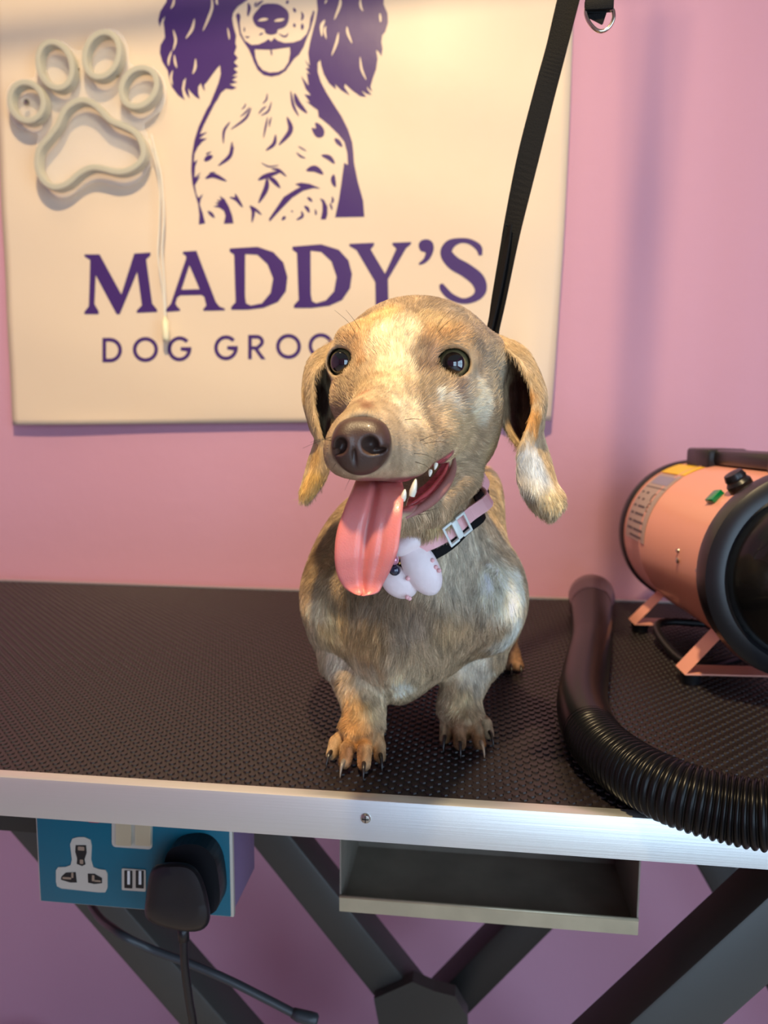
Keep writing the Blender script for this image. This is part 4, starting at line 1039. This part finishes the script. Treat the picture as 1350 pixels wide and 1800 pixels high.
lipd = segdist(DV, cutseg); lip = (sstep(lipd, 0.0006, 0.0016)*(1-sstep(lipd, 0.0020, 0.0036))*(isear == 0))[:, None]
C0_ = C0_*(1-lip)+LC(150, 98, 92)*lip
C0_ = C0_*(1-rim[:, None])+LC(30, 20, 18)*rim[:, None]
C0_ = C0_*(1-nosem[:, None])+LC(92, 64, 50)*nosem[:, None]
ca_ = me.color_attributes.new('Coat', 'FLOAT_COLOR', 'POINT')
ca_.data.foreach_set('color', np.concatenate([C0_, np.ones((len(C0_), 1))], 1).astype(np.float32).ravel())
wet = me.attributes.new('wet', 'FLOAT', 'POINT'); wet.data.foreach_set('value', np.maximum(mouth, rim*0.7).astype(np.float32))
def coat_mat(name, rough, wetmix):
    m = bpy.data.materials.new(name); m.use_nodes = True; nt = m.node_tree; b = nt.nodes['Principled BSDF']
    a = nt.nodes.new('ShaderNodeAttribute'); a.attribute_name = 'Coat'; nt.links.new(a.outputs['Color'], b.inputs['Base Color'])
    b.inputs['Roughness'].default_value = rough; b.inputs['Specular IOR Level'].default_value = 0.35
    if wetmix:
        w = nt.nodes.new('ShaderNodeAttribute'); w.attribute_name = 'wet'
        r = nt.nodes.new('ShaderNodeMapRange'); r.inputs['To Min'].default_value = rough; r.inputs['To Max'].default_value = 0.22
        nt.links.new(w.outputs['Fac'], r.inputs['Value']); nt.links.new(r.outputs[0], b.inputs['Roughness'])
    return m
me.materials.append(coat_mat('dog_skin', 0.75, True))
dog = bpy.data.objects.new('dog', me); COL.objects.link(dog)
tag(dog, 'small fawn dapple short-haired hound standing on the table with its pink tongue out', 'dog')
bvh = BVHTree.FromPolygons([tuple(v) for v in DV], [tuple(q) for q in DQ.tolist()])
def hit(u, v, ymin=None):
    d = Vector(ray(u, v)).normalized(); p, n, i, ds = bvh.ray_cast(Vector(CAM), d, 3.0)
    return p, n

# ---- short coat as hair strands
FUR = True
if FUR:
    tri = np.concatenate([DQ[:, [0, 1, 2]], DQ[:, [0, 2, 3]]])
    A, B, Cc = DV[tri[:, 0]], DV[tri[:, 1]], DV[tri[:, 2]]
    area = np.linalg.norm(np.cross(B-A, Cc-A), axis=1)/2
    cen = (A+B+Cc)/3; nrm = DN[tri[:, 0]]+DN[tri[:, 1]]+DN[tri[:, 2]]; nrm /= np.linalg.norm(nrm, axis=1)[:, None]+1e-9
    ef = isear[tri[:, 0]]
    bald = np.maximum(np.maximum(mouth, rim), nosem)[tri].max(axis=1)
    wgt = area*(bald < 0.35)*np.where(cen[:, 1] < 0.20, 1.0, 0.35)*np.where(cen[:, 1] < 0.09, 1.25, 1.0)
    view = (CAM-cen); view /= np.linalg.norm(view, axis=1)[:, None]; wgt *= np.where((view*nrm).sum(1) > -0.35, 1.0, 0.35)
    wgt *= np.where(cen[:, 2] < ZT+0.0025, 0.05, 1)
    NH = 330000
    pick = rng.choice(len(tri), NH, p=wgt/wgt.sum())
    r1 = np.sqrt(rng.random(NH)); r2 = rng.random(NH)
    P = A[pick]*(1-r1)[:, None]+B[pick]*(r1*(1-r2))[:, None]+Cc[pick]*(r1*r2)[:, None]
    N = nrm[pick]; EF = ef[pick]
    # lie of the coat
    head = sstep(P[:, 2], 0.985, 1.01)*(P[:, 1] < 0.16)
    away = P-NOSE_C; away /= np.linalg.norm(away, axis=1)[:, None]+1e-9
    down = np.tile(np.array([0.0, 0.25, -1.0]), (NH, 1))
    down[:, 0] += -0.35*np.clip((P[:, 0]+0.05)/0.08, -1, 1)*sstep(P[:, 2], 0.84, 0.88)*(P[:, 1] < 0.14)
    T = away*head[:, None]+down*(1-head)[:, None]
    ears = EF > 0; T[ears] = np.array([0.02, 0.0, -1.0])
    feet = sstep(0.825-P[:, 2], 0, 0.01)[:, None]; T = T*(1-feet)+np.array([0, -1.0, -0.5])*feet
    swirl = np.stack([vn(P*70+1), vn(P*70+5), vn(P*70+9)], 1)-0.5
    clump = np.stack([vn(P*380+1), vn(P*380+5), vn(P*380+9)], 1)-0.5
    T = T+swirl*0.9+clump*0.55+rng.normal(0, 0.10, (NH, 3))
    T -= N*(T*N).sum(1)[:, None]; T /= np.linalg.norm(T, axis=1)[:, None]+1e-9
    length = np.full(NH, 0.0085)
    length = np.where(head > 0.5, 0.0048, length)
    nd = np.linalg.norm(P-NOSE_C, axis=1); length = np.where(head > 0.5, 0.0018+0.0034*sstep(nd, 0.015, 0.085), length)
    length = np.where(ears, 0.0050, length); length = np.where(P[:, 2] < 0.86, 0.0050, length); length = np.where(P[:, 2] < 0.825, 0.0018, length)
    eyed = np.min([np.linalg.norm(P-e['c'], axis=1)/e['R'] for e in EYES], axis=0); length = np.where(eyed < 2.0, length*(0.12+0.88*sstep(eyed, 1.2, 2.0)), length)
    md = segdist(P, cutseg); length *= 0.35+0.65*sstep(md, 0.002, 0.008)
    length *= rng.uniform(0.7, 1.2, NH)
    lift = np.where(ears, 0.10, np.where(head > 0.5, 0.16, 0.20))
    K = 4; pts = np.zeros((NH, K, 3), np.float32)
    for k in range(K):
        t = k/(K-1); hgt = lift*(1-(1-t)**1.8)*length
        pts[:, k] = P+T*(length*t)[:, None]+N*hgt[:, None]-N*0.0002
    pts[:, :, 2] = np.maximum(pts[:, :, 2], ZT+0.0004)
    rad0 = np.where(head > 0.5, 0.000085, 0.000115)*rng.uniform(0.7, 1.2, NH)
    rads = rad0[:, None]*np.array([1.0, 0.95, 0.7, 0.25])[None, :]
    col = coat(P, EF)*rng.uniform(0.80, 1.22, NH)[:, None]
    pale = rng.random(NH) < 0.10; col[pale] = np.minimum(1, col[pale]*1.45+0.03)
    hc = bpy.data.hair_curves.new('fur_coat'); hc.add_curves([K]*NH)
    hc.attributes['position'].data.foreach_set('vector', pts.reshape(-1))
    ra = hc.attributes.get('radius') or hc.attributes.new('radius', 'FLOAT', 'POINT'); ra.data.foreach_set('value', rads.reshape(-1).astype(np.float32))
    hcol = hc.attributes.new('Coat', 'FLOAT_COLOR', 'CURVE'); hcol.data.foreach_set('color', np.concatenate([np.clip(col, 0, 1), np.ones((NH, 1))], 1).astype(np.float32).ravel())
    hc.materials.append(coat_mat('dog_fur', 0.42, False))
    ho = bpy.data.objects.new('fur_coat', hc); COL.objects.link(ho); ho.parent = dog; ho['kind'] = 'stuff'

# ---- eyes
M_pup = mat('eye_pupil', (5, 6, 12), 0.03, coat=1.0, spec=0.8); M_iri = mat('eye_iris', (104, 96, 66), 0.06, coat=1.0, spec=0.8, vary=0.4, vscale=900)  # iris colour lightened to hold the eye's reflection
M_lim = mat('eye_limbus', (14, 10, 10), 0.05, coat=1.0); M_scl = mat('eye_white', (196, 190, 186), 0.10, coat=1.0)
for e in EYES:
    c, rr_, g = e['c'], e['R'], e['g']; gx = np.cross(g, (0, 0, 1)); gx /= np.linalg.norm(gx); gz = np.cross(gx, g)
    V = []; Fc = []; mi = []; NA, NB = 40, 30
    bands = np.concatenate([np.linspace(0, 38, 9), np.linspace(42, 66, 9), np.linspace(69, 75, 3), np.linspace(80, 180, 12)])
    for b in bands:
        br = math.radians(b); bul = 1.0+0.05*max(0, 1-b/60)
        for a in range(NA):
            ar = 2*math.pi*a/NA; V.append(c+rr_*bul*(g*math.cos(br)+(gx*math.cos(ar)+gz*math.sin(ar))*math.sin(br)))
    for i in range(len(bands)-1):
        for a in range(NA):
            Fc.append((i*NA+a, i*NA+(a+1) % NA, (i+1)*NA+(a+1) % NA, (i+1)*NA+a)); bb = (bands[i]+bands[i+1])/2
            mi.append(0 if bb < 40 else 1 if bb < 67 else 2 if bb < 77 else 3)
    o = mesh_obj('eye', V, Fc, None, dog, True, [M_pup, M_iri, M_lim, M_scl], mi)
    bm = bmesh.new(); bm.from_mesh(o.data); bmesh.ops.remove_doubles(bm, verts=bm.verts, dist=1e-6); bmesh.ops.recalc_face_normals(bm, faces=bm.faces); bm.to_mesh(o.data); bm.free()
# ---- nose leather
nf = Field(NOSE_C-0.025, NOSE_C+0.025, 0.0005)
def ne(u, v, dy, rx, rz, ry, k=0.003, sub=False, rot=None):
    P = W(u, v, NOSE_C[1]+dy); nf.ell(P, (R(rx, P), ry, R(rz, P)), k, sub, rot)
ne(636, 776, 0.007, 46, 36, 0.0110, 0.003)
ne(609, 777, 0.003, 24, 30, 0.0085, 0.006); ne(660, 777, 0.003, 25, 31, 0.0085, 0.006)
ne(634, 806, 0.005, 38, 30, 0.0080, 0.006); ne(637, 756, 0.006, 36, 20, 0.0080, 0.006)
ne(598, 784, -0.0045, 12, 15, 0.0080, 0.002, True, rotz(0, 20)); ne(590, 794, -0.0020, 12, 5, 0.006, 0.0015, True, rotz(0, -15))
ne(650, 782, -0.0055, 15, 15, 0.0085, 0.002, True, rotz(0, -20)); ne(666, 792, -0.0030, 16, 5, 0.006, 0.0015, True, rotz(0, -12))
for vv in range(795, 840, 6): ne(622+(vv-795)*0.05, vv, -0.0045, 2.0, 6, 0.0016, 0.0015, True)
nV, nQ = nf.nets(); nV = relax(nV, nQ, 2, 0.4)
nme = np_mesh('nose', nV, nQ); nme.materials.append(mat('nose_leather', (72, 52, 43), 0.40, bump=0.00018, bscale=1400, spec=0.5, coat=0.15, vary=0.12, vscale=120))
no = bpy.data.objects.new('nose', nme); COL.objects.link(no); no.parent = dog
bm = bmesh.new(); bm.from_mesh(nme); bmesh.ops.recalc_face_normals(bm, faces=bm.faces); bm.to_mesh(nme); bm.free()
# ---- tongue
rowsT = [(664, 838, -.040, 34), (664, 862, -.060, 44), (655, 895, -.071, 52), (648, 935, -.076, 57), (644, 975, -.078, 56), (638, 1010, -.077, 50), (635, 1032, -.075, 38), (633, 1044, -.074, 22), (632, 1048, -.073, 6)]
ctr = catmull([r for r in rowsT], 7); V = []; NCt = 24
LE = catmull([(628, 838), (618, 862), (605, 895), (592, 935), (588, 975), (592, 1008), (603, 1030), (616, 1041), (628, 1046)], 7)
RE = catmull([(704, 838), (710, 862), (708, 895), (704, 935), (699, 970), (686, 1003), (674, 1026), (664, 1042), (640, 1048)], 7)
for i in range(len(ctr)):
    u, v, y, w = ctr[i]; fr = i/(len(ctr)-1); Y0 = YH(y)+0.010*math.sin(math.pi*min(1, fr*1.0))
    for side in (0, 1):
        rngj = range(NCt+1) if side == 0 else range(NCt, -1, -1)
        for j in rngj:
            s = j/NCt; a = 2*s-1
            uu = LE[i][0]*(1-s)+RE[i][0]*s; vv = LE[i][1]*(1-s)+RE[i][1]*s+ (4*(1-a*a) if fr > 0.75 else 0)*0
            th = 0.0026*math.sqrt(max(0, 1-a*a))*(1-0.5*fr)+0.0003
            groove = 0.0050*math.exp(-((a+0.10*(1-fr))/0.13)**2)*(1-0.55*fr)
            cup = -0.0022*a*a*math.sin(math.pi*min(1, fr*1.1)) + 0.0015*math.exp(-((a-0.45)/0.07)**2)*math.exp(-((fr-0.5)/0.18)**2)
            yy = Y0+(groove if side == 0 else groove*0.6)+cup+(-th if side == 0 else th)
            V.append(W(uu, vv, yy))
k = 2*(NCt+1); Fc = []
for i in range(len(ctr)-1):
    for j in range(k): Fc.append((i*k+j, i*k+(j+1) % k, (i+1)*k+(j+1) % k, (i+1)*k+j))
Fc.append(tuple(range(k))); Fc.append(tuple((len(ctr)-1)*k+j for j in reversed(range(k))))
o = mesh_obj('tongue', V, Fc, mat('wet_pink_tongue', (214, 124, 118), 0.36, bump=0.00014, bscale=1300, spec=0.5, coat=0.25, sss=0.35, vary=0.10, vscale=90), dog, True)
bm = bmesh.new(); bm.from_mesh(o.data); bmesh.ops.recalc_face_normals(bm, faces=bm.faces); bm.to_mesh(o.data); bm.free()
# ---- teeth
M_tooth = mat('ivory_tooth', (238, 232, 212), 0.2, coat=0.4)
def tooth(u, v, tu, tv, y, r):
    a = H(u, v, y); b = H(tu, tv, y-0.001); d = b-a; rr_ = R(r, a)
    lathe('tooth', a, d, [(0, rr_*0.8), (np.linalg.norm(d)*0.3, rr_), (np.linalg.norm(d)*0.7, rr_*0.7), (np.linalg.norm(d)*0.95, rr_*0.3), (np.linalg.norm(d), rr_*0.05)], M_tooth, dog, 12)
tooth(724, 872, 731, 842, -.058, 6.5); tooth(708, 880, 712, 860, -.062, 5.5); tooth(757, 826, 755, 838, -.044, 4); tooth(767, 814, 764, 826, -.036, 4)
# ---- lower lip and gum along the open corner of the mouth
def lipline(name, pts, rpx, m, push=0.0):
    P = []
    for u, v in pts:
        p, n = hit(u, v)
        if p is not None: P.append(tuple(p+n*push))
    pp = catmull(P, 6)
    for _ in range(4): pp[1:-1] = (pp[:-2]+2*pp[1:-1]+pp[2:])/4
    n_ = len(pp); sc = [0.35+0.65*math.sin(math.pi*min(1, max(0.02, i/(n_-1)))) for i in range(n_)]
    tube(name, pp, R(rpx, pp[0]), m, dog, 12, scale=sc)
M_lip = mat('pinkish_brown_lip', (158, 108, 100), 0.45, bump=0.0002, bscale=700, vary=0.15, vscale=200)
M_gum = mat('wet_red_gum', (196, 84, 86), 0.2, bump=0.0006, bscale=420, coat=0.5, vary=0.25, vscale=260)
lipline('lower_lip', [(799, 806), (797, 826), (783, 854), (760, 880), (735, 898), (712, 912)], 8.5, M_lip, -0.0004)
lipline('gum', [(787, 816), (777, 838), (758, 862), (738, 878), (716, 890)], 6.5, M_gum, -0.0002)
# ---- claws
M_claw = mat('dark_horn_claw', (34, 28, 26), 0.3, coat=0.3); M_clt = mat('pale_horn_claw', (120, 108, 96), 0.3, coat=0.3)
for q, (K_, Mi, T_, r) in enumerate(TOES):
    d = T_-K_; d[2] = 0; d /= np.linalg.norm(d)
    p0 = T_+d*r*0.35+np.array([0, 0, 0.0022]); p1 = p0+d*0.0042+np.array([0, 0, -0.0003]); p2 = p0+d*0.0078+np.array([0, 0, -0.0035]); p3 = p0+d*0.0096; p3[2] = ZT+0.0006
    pp = catmull([p0, p1, p2, p3], 5); sc = np.linspace(1, 0.22, len(pp))
    tube('claw', pp, 0.0019, M_clt if q in (1, 6) else M_claw, dog, 10, scale=list(sc), label='paler horn claw' if q in (1, 6) else None)
for sx in (0.035, -0.109):
    for q in (-1.5, -0.5, 0.5, 1.5):
        x = sx+q*0.0085
        pp = catmull([(x, 0.268, 0.8085), (x+q*0.0008, 0.2635, 0.8075), (x+q*0.001, 0.260, 0.804), (x+q*0.001, 0.258, 0.8006)], 4)
        tube('claw', pp, 0.0018, M_claw, dog, 8, scale=list(np.linspace(1, 0.25, len(pp))))
# ---- whiskers and brow hairs, rooted on the skin
M_wh = mat('dark_whisker', (40, 30, 24), 0.4)
def whisker(u, v, pts, r=0.00016):
    p, n = hit(u, v)
    if p is None: return
    y = p.y; P = [tuple(p)]; yy = y
    for (a, b, dy) in pts: P.append(tuple(W(a, b, y+dy)))
    pp = catmull(P, 6); tube('whisker', pp, r, M_wh, dog, 5, scale=list(np.linspace(1, 0.35, len(pp))))
whisker(625, 587, [(612, 566, -.006), (588, 545, -.010)]); whisker(634, 580, [(622, 562, -.006), (608, 545, -.009)])
whisker(767, 578, [(778, 560, -.006), (795, 543, -.009)]); whisker(770, 584, [(785, 568, -.006), (803, 556, -.009)])
whisker(738, 775, [(765, 764, -.006), (795, 758, -.009)]); whisker(745, 780, [(772, 776, -.006), (802, 782, -.008)]); whisker(728, 797, [(750, 800, -.006), (770, 810, -.008)])
whisker(730, 812, [(748, 818, -.005), (758, 830, -.006)]); whisker(712, 738, [(728, 736, -.004), (742, 738, -.005)])
whisker(582, 768, [(560, 776, -.004), (532, 788, -.004)]); whisker(584, 775, [(565, 772, -.005), (545, 778, -.006)]); whisker(740, 900, [(755, 897, -.006), (772, 892, -.008)]); whisker(735, 905, [(745, 904, -.006), (757, 902, -.008)])
whisker(590, 815, [(580, 830, -.003), (572, 840, -.004)], 0.00010); whisker(615, 842, [(610, 852, -.003), (606, 862, -.003)], 0.00010)
# ------------------------------------------------------------------ collars on the neck
M_pk = mat('pale_pink_webbing', (248, 192, 194), 0.55, bump=0.0002, bscale=1500); M_bw = mat('black_nylon_webbing', (11, 11, 12), 0.75, spec=0.2, bump=0.0003, bscale=1200)
M_wp = mat('white_plastic_clip', (228, 236, 230), 0.3); M_sat = mat('pale_pink_satin', (246, 232, 232), 0.42, sheen=0.4, vary=0.05, vscale=150, bump=0.0004, bscale=120)
def collar_path(A, B, C, lift, n=72):
    A, B, C = Vector(A), Vector(B), Vector(C); nrm = (A-C).cross(B-C).normalized()
    if nrm.z < 0: nrm = -nrm
    e1 = (A-C); e1 -= nrm*e1.dot(nrm); e1.normalize(); e2 = nrm.cross(e1); out = []
    for i in range(n):
        a = 2*math.pi*i/n; d = e1*math.cos(a)+e2*math.sin(a)
        p, q, _, _ = bvh.ray_cast(C+d*0.16, -d, 0.16)
        r = (p-C).length if p is not None else 0.05
        out.append([r, d])
    rs = np.array([min(o[0], 0.066) for o in out])
    for _ in range(6): rs = (np.roll(rs, 1)+rs*2+np.roll(rs, -1))/4
    return [C+o[1]*(rs[i]+lift) for i, o in enumerate(out)], nrm, C
def band(name, path, nrm, C, width, th, m, parent, i0=0, i1=None, twist=0.25):
    n = len(path); idx = list(range(n)) if i1 is None else [i % n for i in range(i0, i1+1)]; closed = i1 is None
    V = []
    for i in idx:
        p = path[i]; o = (p-C).normalized(); a = (nrm+o*(-twist)).normalized()
        for (w, t) in ((-width/2, 0), (width/2, 0), (width/2, th), (-width/2, th)): V.append(p+a*w+o*t)
    N = len(idx); Fc = []
    for i in range(N if closed else N-1):
        j = (i+1) % N
        for q in range(4): Fc.append((i*4+q, i*4+(q+1) % 4, j*4+(q+1) % 4, j*4+q))
    if not closed: Fc.append((0, 1, 2, 3)); Fc.append(tuple((N-1)*4+q for q in (3, 2, 1, 0)))
    o = mesh_obj(name, V, Fc, m, parent); bm = bmesh.new(); bm.from_mesh(o.data); bmesh.ops.recalc_face_normals(bm, faces=bm.faces); bm.to_mesh(o.data); bm.free()
    return o
Cn = W(750, 905, 0.100)
leash = empty('grooming_leash', 'long black nylon grooming strap ending in a loop round the neck of the dog', 'leash')
pb, nb_, Cb = collar_path(W(856, 850, 0.105), W(735, 985, 0.035), Cn, 0.0035)
band('neck_loop', pb, nb_, Cb, 0.011, 0.0016, M_bw, leash, twist=0.1)
collar = empty('dog_collar', 'pale pink webbing collar with white clip and satin flower round the neck of the dog', 'collar')
pc, nc_, Cc2 = collar_path(W(848, 842, 0.100), W(735, 962, 0.033), Cn+np.array([0, 0, 0.008]), 0.0045)
band('collar_strap', pc, nc_, Cc2, 0.0095, 0.0014, M_pk, collar, twist=0.1)
# clip at (815, 935)
def nearest(path, u, v):
    best = None
    for i, p in enumerate(path):
        q = np.array(p)-CAM; z = q @ FW
        if (q @ FW) > 0:
            uu = 675+F*(q @ RT)/z; vv = 900-F*(q @ UP)/z; d = math.hypot(uu-u, vv-v)+z*300
            if best is None or d < best[0]: best = (d, i)
    return best[1]
ib = nearest(pc, 815, 932); pclip = pc[ib]; tdir = (pc[(ib+1) % len(pc)]-pc[ib-1]).normalized(); odir = (pclip-Cc2).normalized(); adir = odir.cross(tdir).normalized()
rotc = Matrix((tdir, odir, adir)).transposed()
bm = bmesh.new()
bm_box(bm, pclip+odir*0.004, (0.0055, 0.0045, 0.0135), rotc, 0.0012)
clip = bm_obj('buckle', bm, M_wp, collar, label='white plastic clip'); smooth_by_angle(clip)
for s in (-1, 1):
    bm = bmesh.new()
    for (x, zc, sx_, sz_) in ((s*0.0098, 0, 0.0018, 0.0150), (s*0.0062, 0.0066, 0.0085, 0.0018), (s*0.0062, -0.0066, 0.0085, 0.0018)):
        bm_box(bm, pclip+tdir*x+adir*zc+odir*0.0040, (sx_, 0.0034, sz_), rotc, 0.0006)
    bm_obj('buckle_frame', bm, M_wp, clip)
# satin flower charm
fp, fn = hit(735, 1000)
fy = (fp.y if fp is not None else 0.03)-0.012
def petal(name, u, v, rx, rz, ry, ang, dy=0.0):
    P = W(u, v, fy+dy); f = Field(P-0.03, P+0.03, 0.0009); a = math.radians(ang)
    Rm = Matrix.Rotation(-a, 3, 'Y')
    X = Rm @ Vector((1, 0, 0)); Z = Rm @ Vector((0, 0, 1))
    f.ell(P, (R(rx, P), ry, R(rz, P)), 0.001, rot=np.array(Rm))
    f.ell(P+np.array(Z)*R(rz*0.35, P), (R(rx*0.93, P), ry*0.9, R(rz*0.7, P)), 0.002, rot=np.array(Rm))
    v_, q_ = f.nets(); m_ = np_mesh(name, relax(v_, q_, 2), q_); m_.materials.append(M_sat)
    o = bpy.data.objects.new(name, m_); COL.objects.link(o); bm = bmesh.new(); bm.from_mesh(m_); bmesh.ops.recalc_face_normals(bm, faces=bm.faces); bm.to_mesh(m_); bm.free()
    return o
flo = petal('flower_charm', 742, 1001, 31, 50, 0.0085, 28, 0.0); flo.parent = collar
for a in ((702, 1025, 34, 26, 0.0075, -28, 0.003), (717, 956, 17, 32, 0.0075, -55, -0.002)):
    o = petal('petal', *a); o.parent = flo
M_prl = mat('pink_pearl', (206, 136, 160), 0.12, coat=1.0, metal=0.3); M_nvy = mat('navy_pearl', (44, 50, 72), 0.15, coat=1.0, metal=0.3)
M_gold = mat('gold_wire', (200, 160, 90), 0.25, metal=1.0)
def ball(name, u, v, r, m, dy):
    P = W(u, v, fy+dy); bm = bmesh.new(); bmesh.ops.create_uvsphere(bm, u_segments=24, v_segments=14, radius=R(r, P)); bmesh.ops.translate(bm, verts=bm.verts, vec=Vector(P))
    o = bm_obj(name, bm, m, flo, True); return o
ball('pearl', 692, 984, 9.5, M_prl, -0.0135)['label'] = 'pink pearl bead'
ball('pearl', 694, 1002, 10.5, M_nvy, -0.011)['label'] = 'dark navy pearl bead'
for (u, v) in ((675, 1001), (702, 990), (678, 994), (700, 982), (676, 1007)): ball('gold_bead', u, v, 2.6, M_gold, -0.009)
# knots of pink thread at the petal edges
for (u, v) in ((717, 1017), (760, 985), (766, 997), (772, 1003), (716, 1050), (720, 1052)): ball('thread_knot', u, v, 4.0, M_pk, -0.005)

# ------------------------------------------------------------------ leash up to the grooming arm
ARM_Z = 1.875; ARM_Y = 0.13
def flat(name, pts, m, parent, th=0.0014):
    """pts: (P, width, normal angle in degrees about the strap's own length)"""
    C_0 = catmull([list(p)+[w, a] for p, w, a in pts], 10); V = []
    for i, r in enumerate(C_0):
        p = Vector(r[:3]); t = (Vector(C_0[min(i+1, len(C_0)-1)][:3])-Vector(C_0[max(i-1, 0)][:3])).normalized()
        s = t.cross(Vector((0, 1, 0))).normalized(); nn_ = s.cross(t).normalized(); a = math.radians(r[4])
        s2 = s*math.cos(a)+nn_*math.sin(a); n2 = nn_*math.cos(a)-s*math.sin(a)
        for x, y in ((-r[3]/2, -th/2), (r[3]/2, -th/2), (r[3]/2, th/2), (-r[3]/2, th/2)): V.append(p+s2*x+n2*y)
    n = len(C_0); Fc = [(i*4+q, i*4+(q+1) % 4, (i+1)*4+(q+1) % 4, (i+1)*4+q) for i in range(n-1) for q in range(4)]+[(0, 1, 2, 3), ((n-1)*4+3, (n-1)*4+2, (n-1)*4+1, (n-1)*4)]
    o = mesh_obj(name, V, Fc, m, parent); bm = bmesh.new(); bm.from_mesh(o.data); bmesh.ops.recalc_face_normals(bm, faces=bm.faces); bm.to_mesh(o.data); bm.free()
    return o
def lw(u, v, y): return W(u, v, y)
_bk = max(pb, key=lambda q: q.y)
pts = [(np.array(_bk)+np.array([0, 0.001, 0.002]), 0.011, 20), (np.array(_bk)*0.55+lw(850, 640, 0.140)*0.45+np.array([0, 0.012, 0]), 0.012, 25), (lw(850, 640, 0.140), 0.012, 30), (lw(868, 572, 0.140), 0.012, 40), (lw(878, 520, 0.140), 0.0125, 30), (lw(893, 440, 0.140), 0.0135, 25), (lw(905, 380, 0.140), 0.0145, 15), (lw(930, 270, 0.139), 0.0165, 0), (lw(958, 160, 0.138), 0.0160, 0), (lw(978, 85, 0.136), 0.0155, 12), (lw(999, 0, 0.134), 0.0160, 10)]
topx = lw(999, 0, 0.134); dxy = (topx-lw(958, 160, 0.138)); kk = (ARM_Z-topx[2])/dxy[2]
topP = np.array([0.092, ARM_Y, ARM_Z]); ex = topx+dxy*0.6; pts.append((ex, 0.0155, 10)); pts.append((ex*0.75+topP*0.25, 0.013, 10)); pts.append((ex*0.4+topP*0.6, 0.011, 5)); pts.append((topP, 0.008, 0))
flat('strap', pts, M_bw, leash)
flat('strap_fold', [(lw(862, 580, 0.136), 0.006, 70), (lw(874, 520, 0.136), 0.007, 55), (lw(890, 440, 0.136), 0.006, 60), (lw(897, 395, 0.137), 0.004, 60)], M_bw, leash)
p = lw(893, 398, 0.134)
tube('loose_thread', catmull([p, p+np.array([-0.002, -0.001, 0.001]), p+np.array([-0.003, -0.001, -0.002]), p+np.array([-0.004, 0, -0.006])], 4), 0.0005, M_bw, leash, 5)
# second hanging strap with a D ring
hang = empty('hanging_strap', 'short black hanging strap with a metal D ring to the right of the long leash', 'strap')
hp = lw(1053, 14, 0.10)
flat('strap', [(hp, 0.0185, 8), (lw(1051, -30, 0.10), 0.0165, 5), (lw(1048, -90, 0.105), 0.012, 0), (np.array([hp[0]-0.004, ARM_Y, ARM_Z]), 0.007, 0)], M_bw, hang)
box('strap_fold', (hp[0]-0.0095, 0.0975, hp[2]-0.002), (hp[0]+0.0095, 0.1035, hp[2]+0.006), M_bw, hang, 0.001)
ring_pts = [lw(1031, 12, 0.10), lw(1030, 24, 0.10), lw(1035, 38, 0.10), lw(1045, 50, 0.10), lw(1055, 55, 0.10), lw(1066, 52, 0.10), lw(1075, 42, 0.10), lw(1079, 30, 0.10), lw(1078, 18, 0.10)]
rp = list(catmull(ring_pts, 5))+[lw(1070, 14, 0.10), lw(1055, 12, 0.10), lw(1040, 10, 0.10)]
tube('d_ring', rp, 0.00125, mat('bright_nickel', (210, 200, 180), 0.15, metal=1.0), hang, 10, closed=True)
# grooming arm above the frame
arm = empty('overhead_rail_frame', 'chromed tube frame standing over the table that the black straps hang from', 'frame')
M_chr = mat('chromed_tube', (200, 200, 200), 0.2, metal=1.0)
tube('crossbar', [(-0.74, ARM_Y, ARM_Z-0.030), (0.46, ARM_Y, ARM_Z+0.050)], 0.0105, M_chr, arm, 20)
tube('upright', [(-0.74, ARM_Y, ZT), (-0.74, ARM_Y, ARM_Z-0.030)], 0.0125, M_chr, arm, 20)
tube('upright', [(0.46, ARM_Y, ZT), (0.46, ARM_Y, ARM_Z+0.050)], 0.0125, M_chr, arm, 20)
# ------------------------------------------------------------------ put each Empty at its thing's base
bpy.context.view_layer.update()
for o in list(COL.objects):
    if o.type == 'EMPTY' and o.parent is None:
        pts = []
        def rec(p):
            for c in p.children:
                if c.type == 'MESH': pts.extend([c.matrix_world @ Vector(b) for b in c.bound_box])
                rec(c)
        rec(o)
        if not pts: continue
        lo = Vector([min(p[k] for p in pts) for k in range(3)]); hi = Vector([max(p[k] for p in pts) for k in range(3)])
        loc = Vector(((lo.x+hi.x)/2, (lo.y+hi.y)/2, lo.z)); o.location = loc
        for c in o.children: c.matrix_parent_inverse = Matrix.Translation(-loc)
